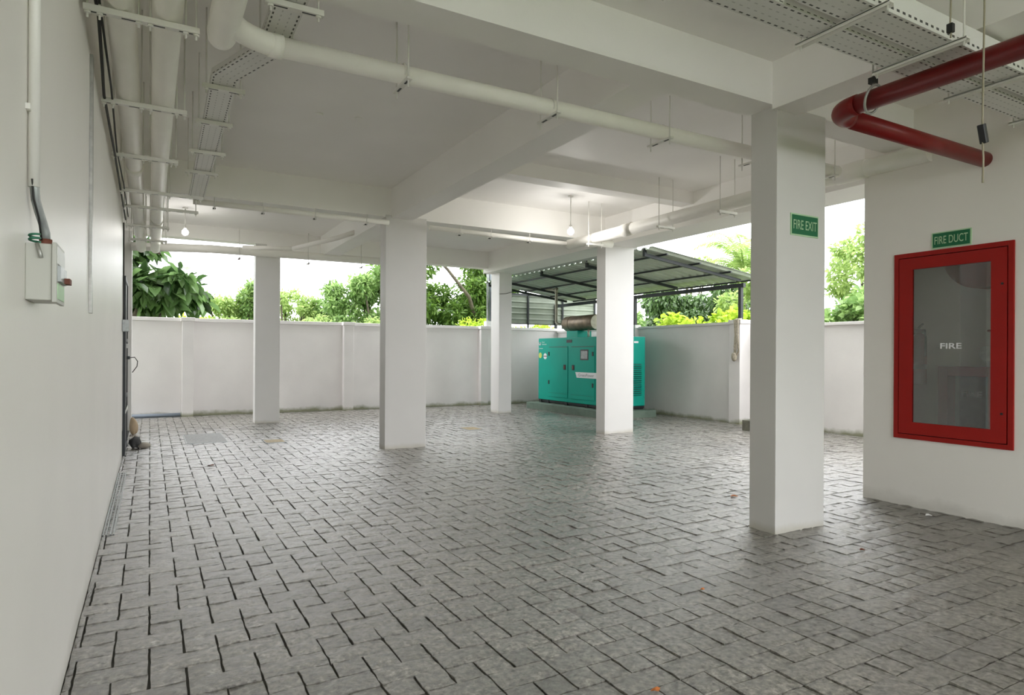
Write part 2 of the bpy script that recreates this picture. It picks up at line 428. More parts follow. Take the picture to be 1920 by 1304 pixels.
# ------------------------------------------------------------------ building shell
b = MB(); b.box(-0.65, -0.225, -3.4, 7.03, -0.14, 2.75); struct(b, 'wall_left', 'wallpaint')
b = MB(); b.box(-0.65, 5.47, -3.4, 2.44, 2.64, 3.0); struct(b, 'ceiling', 'ceil')
b = MB(); b.box(-0.65, 5.47, 2.44, 9.9, 2.73, 3.0); struct(b, 'ceiling', 'ceil')
struct(MB().box(-4.0, -0.65, -3.4, 9.9, -0.14, 9.0), 'wall_sky_blocker', 'facade')  # unseen block added to close off sky light from the left
b = MB(); b.box(-0.65, 5.47, -3.4, 9.9, 3.0, 9.0); b.box(5.47, 5.70, 6.7, 9.9, 2.405, 2.62); b.box(5.47, 6.1, -3.4, 9.9, 2.67, 2.80); b.box(-4.0, 6.1, 9.9, 10.7, 2.70, 2.80); struct(b, 'wall_upper_and_sky_shades', 'facade')  # upper floors and ledge, plus two unseen slabs added to dim the columns
def beam(*a, m='ceil'): return struct(MB().box(*a), 'ceiling_beam', m)
beam(-0.3, 5.47, 2.416, 2.61, 2.403, 2.70)
beam(2.20, 2.43, 2.61, 6.49, 2.42, 2.80)
beam(2.20, 2.43, 6.67, 9.70, 2.44, 2.80)
beam(-0.3, 5.0, 6.49, 6.67, 2.43, 2.80)
beam(2.43, 5.0, 4.98, 5.16, 2.60, 2.80)
beam(3.02, 3.22, -3.4, 2.416, 2.375, 2.70)
beam(5.0, 5.47, 2.75, 9.9, 2.385, 2.80)
beam(-0.65, 1.45, 9.70, 9.9, 2.55, 2.80)
beam(1.45, 3.45, 9.70, 9.9, 2.47, 2.80)
beam(3.45, 5.0, 9.70, 9.9, 2.455, 2.80)
# room behind the hose cabinet
b = MB(); Yc0, Yc1, Zc0, Zc1 = 1.86, 2.51, 0.475, 1.66
b.box(4.42, 4.52, -1.3, Yc0, -0.14, 2.75).box(4.42, 4.52, Yc1, 2.752, -0.14, 2.75).box(4.42, 4.52, Yc0, Yc1, -0.14, Zc0).box(4.42, 4.52, Yc0, Yc1, Zc1, 2.75)
struct(b, 'wall_right', 'wallpaint')
struct(MB().box(4.52, 5.40, 2.60, 2.752, -0.14, 2.75), 'wall_far', 'wallpaint')
struct(MB().box(5.40, 5.47, -1.3, 2.752, -0.14, 2.75), 'wall_outer', 'wallpaint')
struct(MB().box(4.52, 4.95, 0.9, 1.0, -0.14, 2.75), 'wall_near_light_gap', 'wallpaint')  # unseen wall, cut short to let light in behind the glass
struct(MB().box(4.52, 5.40, -1.3, -1.2, -0.14, 1.9), 'wall_front', 'wallpaint')

# ------------------------------------------------------------------ columns
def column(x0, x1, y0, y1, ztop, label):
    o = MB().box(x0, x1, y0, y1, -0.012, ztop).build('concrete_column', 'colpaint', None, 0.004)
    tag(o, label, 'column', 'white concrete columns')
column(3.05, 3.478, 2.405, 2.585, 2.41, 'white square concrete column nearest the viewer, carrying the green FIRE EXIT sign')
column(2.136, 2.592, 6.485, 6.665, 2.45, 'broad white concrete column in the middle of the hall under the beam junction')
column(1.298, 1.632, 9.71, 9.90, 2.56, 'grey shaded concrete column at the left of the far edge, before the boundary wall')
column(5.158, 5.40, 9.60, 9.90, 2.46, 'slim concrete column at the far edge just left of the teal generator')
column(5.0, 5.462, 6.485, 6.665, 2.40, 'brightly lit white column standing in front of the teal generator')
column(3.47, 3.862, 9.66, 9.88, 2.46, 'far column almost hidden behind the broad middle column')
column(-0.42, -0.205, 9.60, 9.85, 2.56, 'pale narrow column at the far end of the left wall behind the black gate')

# ------------------------------------------------------------------ boundary wall
FY, FX, FN = 11.40, 7.53, 7.72
b = MB(); b.box(-3.0, FX + 0.1, FY, FY + 0.1, -0.14, 1.50); b.box(-3.0, FX + 0.13, FY - 0.035, FY + 0.12, 1.49, 1.545); struct(b, 'wall_back', 'fence', 0.004)
b = MB(); b.box(FX, FX + 0.1, 6.70, FY, -0.14, 1.455); b.box(FX - 0.035, FX + 0.12, 6.70, FY, 1.455, 1.495)
b.box(FN, FN + 0.1, -3.0, 6.50, -0.14, 1.395); b.box(FN - 0.035, FN + 0.12, -3.0, 6.50, 1.395, 1.435); struct(b, 'wall_side', 'fence', 0.004)
def pilaster(x0, x1, y0, y1, z, label):
    r = thing('boundary_pilaster', label, 'pillar', ((x0 + x1) / 2, (y0 + y1) / 2, -0.012), 'boundary wall pilasters')
    MB().box(x0, x1, y0, y1, -0.012, z - 0.058).build('shaft', 'fence', r, 0.004)
    MB().box(x0 - 0.02, x1 + 0.02, y0 - 0.03, y1, z - 0.058, z).build('cap', 'fence', r, 0.004)
pilaster(0.44, 0.60, FY - 0.12, FY, 1.55, 'white boundary wall pilaster nearest the left wall, left of the shaded far column')
pilaster(2.97, 3.14, FY - 0.12, FY, 1.55, 'white boundary wall pilaster just left of the broad middle column')
pilaster(5.66, 5.82, FY - 0.12, FY, 1.55, 'white boundary wall pilaster beside the grey vertical pipes')
pilaster(7.455, 7.74, 6.50, 6.70, 1.52, 'brightly lit boundary wall pilaster with rope hanging on it')
pilaster(FX - 0.09, FX, 8.80, 9.05, 1.525, 'boundary wall pilaster behind the right end of the teal generator')

# ------------------------------------------------------------------ left pipe run on hangers
def hanger_channel(x0, x1, y, z, ztop, label, group, rods=None):
    """slotted channel carried on threaded rods; runs along x"""
    r = thing('pipe_hanger', label, 'hanger', ((x0 + x1) / 2, y, z), group)
    m = MB(); m.box(x0, x1, y - 0.014, y + 0.014, z - 0.022, z - 0.018); m.box(x0, x1, y - 0.014, y - 0.011, z - 0.018, z).box(x0, x1, y + 0.011, y + 0.014, z - 0.018, z)
    n = max(2, int((x1 - x0) / 0.09))
    for i in range(n):
        a = x0 + (i + 0.25) * (x1 - x0) / n; m.box(a, a + 0.5 * (x1 - x0) / n, y - 0.0045, y + 0.0045, z - 0.0225, z - 0.0219, 1)
    m.build('channel', ['steelw', 'dark'], r)
    for xx in (rods or (x0 + 0.02, x1 - 0.02)):
        MB().tube([(xx, y, z - 0.045), (xx, y, ztop)], 0.0042, 6).build('threaded_rod', 'steelw', r)
        MB().tube([(xx, y, z - 0.030), (xx, y, z - 0.022)], 0.011, 6).build('nut', 'steelw', r)
    return r

def pipe(name, label, path, r, m='pipe', group=None, n=24, joints=()):
    o = MB().tube(path, r, n).build(name, m)
    tag(o, label, 'pipe', group)
    for j in joints:
        a, b_ = Vector(j[0]), Vector(j[1])
        MB().tube([a, b_], r * 1.12, n).build('socket', m, o)
    return o
def arc(p0, p1, p2, n=8):
    p0, p1, p2 = map(Vector, (p0, p1, p2)); return [p0 * (1 - t) ** 2 + p1 * 2 * t * (1 - t) + p2 * t * t for t in [i / n for i in range(n + 1)]]

zc = 2.255
pipe('drain_pipe', 'thick white pipe next to the left wall, outer of the pair on hangers', [(-0.105, -2.2, zc + 0.055), (-0.100, 9.35, zc + 0.055)], 0.053, joints=[((-0.1045, 1.95, zc + .055), (-0.1044, 2.08, zc + .055)), ((-0.101, 5.2, zc + .055), (-0.101, 5.33, zc + .055))])
pipe('drain_pipe', 'thick white pipe, inner of the pair on hangers along the left wall', [(0.054, -2.2, zc + 0.055), (0.054, 9.35, zc + 0.055)], 0.053, joints=[((0.054, 2.3, zc + .055), (0.054, 2.43, zc + .055)), ((0.054, 7.2, zc + .055), (0.054, 7.33, zc + .055))])
lab = ['nearest slotted channel hanger under the two thick left pipes, at the top edge', 'second slotted channel hanger under the two left pipes', 'third slotted channel hanger under the two left pipes',
       'fourth channel hanger under the left pipes, reaching right to the cable tray', 'fifth channel hanger under the left pipes, near the first cross beam', 'sixth channel hanger under the left pipes, past the first cross beam', 'farthest channel hanger under the left pipes']
for i, (y, x1) in enumerate([(2.777, 0.163), (3.75, 0.163), (4.745, 0.155), (5.75, 0.37), (6.36, 0.37), (7.3, 0.163), (8.2, 0.163)]):
    x0 = -0.215
    rods = (x0 + 0.012, x0 + 0.05, -0.042, -0.004, 0.115, x1 - 0.012) if x1 < 0.3 else (x0 + 0.02, 0.13, x1 - 0.02)
    hanger_channel(x0, x1, y, zc, 2.73, lab[i], 'channel hangers under the left pipes', rods)
cb = MB().tube([(-0.19, -1.5, 2.34), (-0.19, 2.6, 2.33), (-0.178, 2.95, 2.30), (-0.20, 3.7, 2.25), (-0.195, 4.7, 2.23), (-0.2, 5.8, 2.24), (-0.2, 6.9, 2.22)], 0.0065, 8).build('cable', 'cable'); tag(cb, 'black cable sagging along the left wall beside the outer pipe', 'cable')
cb = MB().tube([(-0.165, 2.7, 2.27), (-0.165, 3.6, 2.25), (-0.185, 4.7, 2.255), (-0.175, 5.6, 2.25), (-0.18, 6.9, 2.25)], 0.0045, 8).build('cable', 'cable'); tag(cb, 'thin black cable between the left wall cable and the outer pipe', 'cable')

# end capped branch and the long crossing pipe
def_wye = thing('branch_pipe', 'thick capped white pipe at upper left with a bend into the long crossing pipe', 'pipe', (0.25, 2.6, 2.30))
MB().tube([(0.25, -2.2, 2.30), (0.25, 2.86, 2.30), (0.25, 2.90, 2.30)], [0.057, 0.057, 0.052], 28).build('straight_pipe', 'pipe', def_wye)
MB().tube(arc((0.255, 2.70, 2.30), (0.30, 2.845, 2.30), (0.47, 2.866, 2.30), 12), 0.046, 24).build('bend', 'pipe', def_wye)
MB().tube([(0.43, 2.864, 2.30), (0.485, 2.867, 2.30)], 0.049, 24).build('collar', 'pipe', def_wye)
pipe('drain_pipe', 'long white pipe crossing the hall from upper left to the nearest column', [(0.44, 2.866, 2.30), (4.22, 2.835, 2.30)], 0.0425)
def u_hanger(x, label):
    r = thing('pipe_clamp', label, 'clamp', (x, 2.86, 2.24), 'clamps under the long crossing pipe')
    MB().box(x - 0.013, x + 0.013, 2.765, 2.965, 2.246, 2.256).build('channel', 'steelw', r)
    for y0, y1 in ((2.79, 2.83), (2.885, 2.93)): MB().box(x - 0.005, x + 0.005, y0, y1, 2.2445, 2.2458).build('slot', 'dark', r)
    m = MB(); m.tube([(x, 2.86 + 0.047 * math.cos(a), 2.30 + 0.047 * math.sin(a)) for a in [math.pi * k / 10 - 0.4 * (1 - k / 5) for k in range(11)]], 0.004, 6); m.build('u_bolt', 'steelw', r)
    for y in (2.785, 2.945): MB().tube([(x, y, 2.215), (x, y, 2.73)], 0.0042, 6).build('threaded_rod', 'steelw', r)
for x, l in ((1.02, 'clamp under the long crossing pipe, leftmost of those in view'), (1.83, 'clamp under the long crossing pipe at the middle beam'), (2.605, 'clamp under the long crossing pipe right of the middle beam'), (3.39, 'clamp under the long crossing pipe touching the nearest column'), (4.13, 'clamp under the long crossing pipe beyond the nearest column, seen right of it')):
    u_hanger(x, l)

# outer pipe along the right side
pipe('drain_pipe', 'thick white pipe along the right outer beam, seen beside the pendant bulb', [(4.40, 2.3, 2.325), (4.40, 6.42, 2.325)], 0.06, joints=[((4.40, 2.72, 2.325), (4.40, 2.95, 2.325)), ((4.40, 5.25, 2.325), (4.40, 5.4, 2.325))])
pipe('drain_pipe', 'thin white pipe running beside the thick right side pipe', [(4.62, 2.8, 2.40), (4.62, 6.42, 2.40)], 0.028)
pipe('drain_pipe', 'short white pipe stub turning up above the bright column', [(4.40, 6.3, 2.33), (4.72, 6.3, 2.36), (4.95, 6.3, 2.36)], 0.045)
for y, l in ((4.75, 'channel hanger under the thick right side pipe, farther one'), (3.98, 'channel hanger under the thick right side pipe, nearer one'), (5.9, 'channel hanger under the thick right side pipe above the bright column')):
    hanger_channel(4.29, 4.51, y, 2.262, 2.73, l, 'channel hangers under the right side pipe')

# thin pipes in front of the second cross beam with clamps
def small_clamp(x, y, z, label, group):
    r = thing('pipe_clamp', label, 'clamp', (x, y, z), group)
    MB().box(x - 0.008, x + 0.008, y - 0.10, y + 0.05, z - 0.045, z - 0.037).build('channel', 'steelw', r)
    MB().box(x - 0.012, x + 0.012, y - 0.035, y - 0.01, z - 0.053, z - 0.045).build('bolt_head', 'dark', r)
    MB().tube([(x, y - 0.055, z - 0.06), (x, y - 0.055, z + 0.05)], 0.004, 6).build('threaded_rod', 'steelw', r)
pipe('service_pipe', 'thin white pipe along the cross beam left of the broad middle column', [(0.33, 6.40, 2.35), (2.14, 6.40, 2.35)], 0.025, group=None)
pipe('service_pipe', 'thin white pipe along the cross beam right of the broad middle column', [(2.59, 6.40, 2.345), (4.35, 6.40, 2.33)], 0.025)
for x, l in ((0.50, 'small pipe clamp beside the end of the left cable tray'), (0.913, 'small pipe clamp above the strip of sky'), (1.387, 'small pipe clamp midway along the left crossbeam pipe'), (1.894, 'small pipe clamp just left of the broad middle column'), (2.93, 'small pipe clamp just right of the broad middle column'), (3.30, 'small pipe clamp on the beam above the far column gap'), (3.80, 'small pipe clamp left of the pendant bulb')):
    small_clamp(x, 6.40, 2.35 if x < 2.2 else 2.34, l, 'small clamps on the crossbeam pipes')
# far edge pipes
pipe('drain_pipe', 'white pipe hung low along the far edge above the boundary wall opening', [(-0.215, 9.55, 2.356), (0.7, 9.55, 2.398), (3.40, 9.55, 2.41)], 0.055)
pipe('drain_pipe', 'slanting white branch pipe above the far opening left of the middle column', [(1.62, 8.7, 2.36), (2.05, 8.1, 2.45), (2.20, 7.9, 2.50)], 0.03)
pipe('drain_pipe', 'short level white pipe joined to the slanting branch', [(1.05, 9.0, 2.37), (1.62, 8.7, 2.36)], 0.028)
for x, l in ((0.10, 'drop clamp on the low far pipe beside the left wall'), (1.06, 'drop clamp on the low far pipe left of the shaded column'), (1.98, 'drop clamp on the low far pipe right of the shaded column'), (2.75, 'drop clamp on the low far pipe near the middle column')):
    r = thing('pipe_clamp', l, 'clamp', (x, 9.55, 2.30), 'drop clamps on the far low pipe')
    MB().tube([(x, 9.49, 2.268), (x, 9.49, 2.72)], 0.005, 6).build('threaded_rod', 'steelw', r)
    MB().box(x - 0.012, x + 0.012, 9.44, 9.62, 2.285, 2.299).build('channel', 'plate', r)
    MB().tube([(x, 9.49, 2.275), (x, 9.49, 2.288)], 0.014, 6).build('nut', 'brown', r)

# ------------------------------------------------------------------ cable trays
def tray(label, path, w, h, group=None):
    """u-section tray following a flat path; w wide, h high flange"""
    P_ = [Vector(p) for p in path]; m = MB(); L_, Rr = [], []
    for i, p in enumerate(P_):
        if i == 0: t = (P_[1] - p).normalized(); k = 1
        elif i == len(P_) - 1: t = (p - P_[-2]).normalized(); k = 1
        else:
            a = (p - P_[i - 1]).normalized(); c = (P_[i + 1] - p).normalized(); t = (a + c).normalized(); k = 1 / max(0.4, t.dot(c))
        sd = Vector((t.y, -t.x, 0)) * (w / 2 * k); L_.append(p - sd); Rr.append(p + sd)
    d = 0.0
    for i in range(len(P_) - 1):
        ln = (P_[i + 1] - P_[i]).length * S
        b_ = len(m.v)
        for q in (L_[i], Rr[i], Rr[i + 1], L_[i + 1]): m.v.append(tuple(q))
        for q in (L_[i], Rr[i], Rr[i + 1], L_[i + 1]): m.v.append((q.x, q.y, q.z + h))
        for q in (L_[i], Rr[i], Rr[i + 1], L_[i + 1]): m.v.append((q.x, q.y, q.z + 0.002))
        m.uv[len(m.f)] = [(d, 0), (d, 1), (d + ln, 1), (d + ln, 0)]; m.face([b_, b_ + 1, b_ + 2, b_ + 3])
        m.uv[len(m.f)] = [(d, 0.5)] * 4; m.face([b_ + 8, b_ + 9, b_ + 10, b_ + 11])
        m.uv[len(m.f)] = [(d, 0.2), (d + ln, 0.2), (d + ln, -0.3), (d, -0.3)]; m.face([b_, b_ + 3, b_ + 7, b_ + 4])
        m.uv[len(m.f)] = [(d, 0.2), (d + ln, 0.2), (d + ln, -0.3), (d, -0.3)]; m.face([b_ + 1, b_ + 2, b_ + 6, b_ + 5])
        d += ln
    # keep vertices and faces in the given order so that the slots stay where they are
    o = m.build('cable_tray', 'tray'); tag(o, label, 'cable tray', group)
    md = o.modifiers.new('sheet', 'SOLIDIFY'); md.thickness = 0.0015
    return o
tray('perforated white cable tray kinking left then running back beside the left pipes', [(0.47, -2.2, 2.372), (0.475, 3.08, 2.372), (0.315, 3.46, 2.352), (0.35, 6.33, 2.352)], 0.118, 0.035)
for y, x0, x1, l in ((2.93, 0.385, 0.56, 'short channel under the left cable tray where it meets the long pipe'), (3.56, 0.22, 0.42, 'first short channel under the left cable tray after its kink'), (4.12, 0.22, 0.42, 'second short channel under the left cable tray after its kink'), (4.75, 0.22, 0.44, 'third short channel under the left cable tray after its kink'), (5.3, 0.22, 0.44, 'fourth short channel under the left cable tray after its kink'), (2.62, 0.38, 0.60, 'short channel across the near stretch of the left cable tray, at the top edge')):
    z = 2.348 if y > 3.2 else 2.368
    hanger_channel(x0, x1, y, z, 2.73 if y > 2.62 else 2.66, l, 'short channels under the left cable tray')
tray('perforated white cable tray, farther of the two crossing at upper right', [(0.8, 1.605, 2.268), (5.2, 1.605, 2.268)], 0.125, 0.035)
tray('perforated white cable tray, nearer of the two crossing at upper right', [(1.98, 1.445, 2.268), (5.2, 1.445, 2.268)], 0.125, 0.09)
for x, l in ((1.55, 'tray support channel at the top edge of the picture'), (2.29, 'tray support channel left of the red pipe'), (2.81, 'tray support channel just behind the red pipe'), (3.40, 'tray support channel right of the red pipe behind the hanging wire'), (4.05, 'tray support channel close to the right wall')):
    r = thing('tray_support', l, 'hanger', (x, 1.53, 2.25), 'supports under the upper right cable trays')
    m = MB(); m.box(x - 0.015, x + 0.015, 1.33, 1.71, 2.259, 2.2665); m.box(x - 0.015, x - 0.012, 1.33, 1.71, 2.248, 2.263).box(x + 0.012, x + 0.015, 1.33, 1.71, 2.248, 2.263); m.build('channel', 'steelw', r)
    for y in (1.345, 1.695): MB().tube([(x, y, 2.235), (x, y, 2.64)], 0.004, 6).build('threaded_rod', 'steelw', r)

# ------------------------------------------------------------------ red fire pipe
rp = thing('fire_pipe', 'dark red fire pipe bending under the ceiling beside the nearest column', 'pipe', (2.91, 2.0, 2.2))
MB().tube([(2.936, -2.2, 2.20), (2.936, 1.88, 2.20)], 0.045, 28).build('near_run', 'redpipe', rp)
MB().tube(arc((2.936, 1.86, 2.20), (2.936, 2.00, 2.20), (3.076, 2.00, 2.20), 10), 0.048, 28).build('elbow', 'redpipe', rp)
MB().tube([(3.065, 2.00, 2.20), (4.42, 2.00, 2.20)], 0.045, 28).build('cross_run', 'redpipe', rp)
r = thing('pipe_clamp', 'grey loop clamp holding the red fire pipe at its bend', 'clamp', (2.936, 1.79, 2.27))
MB().tube([(2.936 + 0.055 * math.cos(a), 1.79 - 0.02 * math.sin(a), 2.20 + 0.06 * math.sin(a)) for a in [2 * math.pi * k / 24 for k in range(25)]], 0.006, 8).build('loop', 'steel', r)
MB().tube([(2.936, 1.79, 2.26), (2.936, 1.79, 2.64)], 0.004, 6).build('threaded_rod', 'steel', r)
MB().box(2.921, 2.951, 1.775, 1.805, 2.272, 2.30).build('nut_block', 'dark', r)

def hang_wire(x, y, z0, z1, zb, lab, tilt, hgt=0.055):
    r = thing('hanging_wire', lab, 'wire', (x, y, z1))
    MB().tube([(x, y, z0), (x + 0.006, y, (z0 + zb) / 2), (x, y + 0.002, zb), (x + 0.004, y, (zb + z1) / 2), (x, y, z1)], 0.0032, 6).build('strand', 'wire', r)
    m = MB(); m.bar((x - tilt, y, zb + hgt / 2), (x + tilt, y, zb - hgt / 2), 0.022, 0.022, (0, 1, 0)); m.build('connector', 'dark', r, 0.003)
    return r
hang_wire(2.62, 1.30, 2.64, 2.20, 2.236, 'thin hanging wire with a black connector above the red pipe', 0.0, 0.034)
hang_wire(2.52, 1.145, 2.64, 1.605, 1.775, 'thin wire hanging in front of the red pipe with a tilted black connector', 0.011, 0.062)

# ------------------------------------------------------------------ fire hose cabinet
fx = 4.42
cab = thing('fire_hose_cabinet', 'large red steel cabinet with a glazed door set in the right wall', 'cabinet', (fx, 2.19, 0.447))
def ring_box(mb, xa, xb, y0, y1, z0, z1, t):
    mb.box(xa, xb, y0, y0 + t, z0, z1).box(xa, xb, y1 - t, y1, z0, z1).box(xa, xb, y0 + t, y1 - t, z0, z0 + t).box(xa, xb, y0 + t, y1 - t, z1 - t, z1); return mb
ring_box(MB(), fx - 0.012, fx + 0.10, 1.837, 2.534, 0.449, 1.687, 0.030).build('frame', 'red', cab, 0.0015)
door = MB()
dy0, dy1, dz0, dz1 = 1.872, 2.499, 0.484, 1.652; gy0, gy1, gz0, gz1 = 1.956, 2.413, 0.562, 1.576
door.box(fx - 0.013, fx + 0.006, dy0, gy0, dz0, dz1).box(fx - 0.013, fx + 0.006, gy1, dy1, dz0, dz1).box(fx - 0.013, fx + 0.006, gy0, gy1, dz0, gz0).box(fx - 0.013, fx + 0.006, gy0, gy1, gz1, dz1)
door_o = door.build('door', 'red', cab)
MB().box(fx - 0.004, fx - 0.001, gy0, gy1, gz0, gz1).build('glass_pane', 'glass', door_o)
for z in (0.66, 1.435):
    MB().disc((fx - 0.013, 1.896, z), (-1, 0, 0), 0.007, 0.004, 14).build('lock', 'dark', door_o)
text('lettering', 'FIRE', 'lettering', door_o, (fx - 0.0042, 2.18, 1.067), (0, -1, 0), (0, 0, 1), 0.125, 0.036, 0.001, 0.02)
# things kept in the room behind the glass
r = thing('hose_reel', 'faded red hose reel high behind the cabinet glass', 'hose reel', (4.86, 2.19, 1.69))
MB().disc((4.80, 2.19, 1.69), (1, 0, 0), 0.235, 0.012, 44).build('front_flange', 'drum', r)
MB().disc((4.91, 2.19, 1.69), (1, 0, 0), 0.235, 0.012, 44).build('back_flange', 'drum', r)
MB().disc((4.812, 2.19, 1.69), (1, 0, 0), 0.17, 0.098, 36).build('hose_coil', 'greybag', r)
MB().disc((4.785, 2.19, 1.69), (1, 0, 0), 0.06, 0.02, 24).build('hub', 'bluepipe', r)
MB().box(4.92, 5.40, 2.17, 2.21, 1.67, 1.71).build('bracket', 'drum', r)
r = thing('fire_extinguisher', 'red fire extinguisher with a pale label band at the left behind the glass', 'extinguisher', (4.72, 2.535, 0.80))
MB().tube([(4.72, 2.535, 0.80), (4.72, 2.535, 0.81), (4.72, 2.535, 1.12), (4.72, 2.535, 1.15), (4.72, 2.535, 1.165)], [0.040, 0.045, 0.045, 0.030, 0.014], 24).build('cylinder', 'red', r)
MB().tube([(4.72, 2.535, 0.91), (4.72, 2.535, 0.945)], 0.0458, 24, False).build('label_band', 'white', r)
MB().box(4.70, 4.74, 2.50, 2.56, 1.165, 1.19).build('valve', 'dark', r, 0.003)
MB().bar((4.72, 2.54, 1.20), (4.68, 2.49, 1.225), 0.012, 0.01).build('lever', 'dark', r)
MB().tube([(4.715, 2.50, 1.175), (4.69, 2.475, 1.13), (4.69, 2.478, 1.0)], 0.007, 8).build('hose', 'cable', r)
MB().box(4.70, 4.74, 2.575, 2.602, 0.95, 1.05).build('bracket', 'dark', r)
r = thing('hose_box', 'smaller red hose box marked FIRE standing behind the cabinet glass', 'hose box', (4.90, 2.30, 0.44))
ring_box(MB(), 4.84, 4.98, 2.10, 2.475, 0.44, 0.93, 0.065).build('frame', 'red', r, 0.003)
MB().box(4.94, 4.975, 2.16, 2.41, 0.50, 0.87).build('back_panel', 'greybag', r)
text('lettering', 'FIRE', 'lettering', r, (4.93, 2.30, 0.74), (0, -1, 0), (0, 0, 1), 0.125, 0.04, 0.001, 0.02)
struct(MB().box(4.76, 5.40, 1.0, 2.60, -0.14, 0.44), 'trim_1', 'concrete')
r = thing('landing_valve', 'round silver hose valve at the right behind the cabinet glass', 'valve', (4.75, 2.10, 1.02))
MB().disc((4.70, 2.105, 1.02), (1, 0, 0), 0.05, 0.03, 26).build('outlet', 'steel', r)
MB().tube([(4.73, 2.105, 1.02), (5.40, 2.105, 1.02)], 0.028, 18).build('body', 'red', r)
MB().tube([(4.80, 2.105, 1.02), (4.80, 2.105, 1.17)], 0.012, 10).build('stem', 'steel', r)
MB().tube([(4.80 + 0.035 * math.cos(a), 2.105 + 0.035 * math.sin(a), 1.17) for a in [2 * math.pi * k / 20 for k in range(21)]], 0.007, 8, False).build('hand_wheel', 'red', r)

# ------------------------------------------------------------------ signs
r = thing('fire_duct_sign', 'green FIRE DUCT sign above the red cabinet', 'sign', (fx, 2.18, 1.745))
MB().box(fx - 0.006, fx, 2.066, 2.297, 1.694, 1.798).build('board', 'lime', r)
MB().box(fx - 0.007, fx - 0.0055, 2.073, 2.290, 1.701, 1.791).build('face', 'green', r)
text('lettering', 'FIRE DUCT', 'lime', r, (fx - 0.0072, 2.1815, 1.746), (0, -1, 0), (0, 0, 1), 0.195, 0.050, 0.001, 0.004)
ey = 2.405
r = thing('fire_exit_sign', 'green FIRE EXIT sign on the nearest column', 'sign', (3.286, ey, 1.75))
MB().box(3.163, 3.406, ey - 0.006, ey, 1.687, 1.812).build('board', 'lime', r)
MB().box(3.170, 3.399, ey - 0.007, ey - 0.0055, 1.695, 1.804).build('face', 'green', r)
text('lettering', 'FIRE EXIT', 'lime', r, (3.285, ey - 0.0072, 1.750), (1, 0, 0), (0, 0, 1), 0.205, 0.052, 0.001, 0.002)

# ------------------------------------------------------------------ left wall fittings
wx = -0.225
r = thing('switch_box', 'small grey-white switch box on the left wall fed by a vertical conduit', 'electrical box', (wx, 1.80, 1.11))
MB().box(wx, wx + 0.046, 1.646, 1.775, 1.108, 1.226).build('housing', 'boxgrey', r, 0.002)
MB().box(wx + 0.046, wx + 0.054, 1.640, 1.782, 1.104, 1.229).build('cover', 'boxgrey', r, 0.001)
MB().box(wx + 0.054, wx + 0.0555, 1.652, 1.775, 1.186, 1.222).build('label', 'white', r)
MB().box(wx + 0.054, wx + 0.0555, 1.655, 1.765, 1.112, 1.145).build('lower_label', 'lime', r)
MB().box(wx + 0.054, wx + 0.060, 1.655, 1.765, 1.149, 1.182).build('switch_plate', 'plate', r)
MB().box(wx + 0.060, wx + 0.070, 1.72, 1.76, 1.150, 1.162).build('switch', 'brown', r)
r = thing('conduit', 'white vertical conduit running down the left wall to the switch box', 'conduit', (wx, 1.735, 1.34))
MB().tube([(wx + 0.012, 1.665, 1.345), (wx + 0.012, 1.665, 2.30)], 0.0105, 14).build('tube', 'steelw', r)
for z in (1.50, 1.85): MB().box(wx, wx + 0.008, 1.640, 1.690, z, z + 0.012).build('saddle', 'steelw', r)
MB().tube([(wx + 0.012, 1.665, 1.37), (wx + 0.0125, 1.667, 1.345), (wx + 0.014, 1.673, 1.32), (wx + 0.018, 1.687, 1.298), (wx + 0.023, 1.70, 1.277), (wx + 0.027, 1.71, 1.257), (wx + 0.028, 1.713, 1.235)], 0.0085, 12).build('flexible_tail', 'plate', r)
MB().tube([(wx + 0.010, 1.655, 1.36), (wx + 0.012, 1.66, 1.32), (wx + 0.018, 1.685, 1.285), (wx + 0.021, 1.70, 1.24)], 0.002, 8).build('inner_wire', 'cable', r)
MB().tube([(wx + 0.027, 1.713, 1.226), (wx + 0.027, 1.713, 1.244)], 0.012, 12).build('gland', 'brown', r)
MB().tube([(wx + 0.020, 1.642, 1.225), (wx + 0.026, 1.640, 1.205), (wx + 0.028, 1.640, 1.195)], 0.004, 6).build('earth_tag', 'steel', r)
o = MB().tube([(wx + 0.014 + 0.009 * math.cos(a * 1.0), 1.66 + 0.012 * math.sin(a), 1.230 + 0.0013 * a) for a in [k * 0.5 for k in range(26)]], 0.0026, 6).build('wire_coil', 'gwire'); tag(o, 'small coil of green wire on top of the switch box', 'wire')
o = MB().box(wx, wx + 0.012, 3.215, 3.26, 1.163, 2.25).build('trunking', 'steel', None, 0.001); tag(o, 'narrow metal trunking strip standing vertically on the left wall', 'trunking')
r = thing('drain_grate', 'narrow grey channel drain grate in the floor along the left wall', 'drain', (-0.19, 5.1, 0.0))
m = MB()
for x in (-0.222, -0.207, -0.187, -0.172): m.box(x, x + 0.007, 4.13, 6.2, -0.008, 0.005)
m.build('bars', 'plate', r); m = MB()
for k in range(22): m.box(-0.222, -0.166, 4.13 + k * 0.0985, 4.137 + k * 0.0985, -0.008, 0.002)
m.build('cross_bars', 'steel', r)
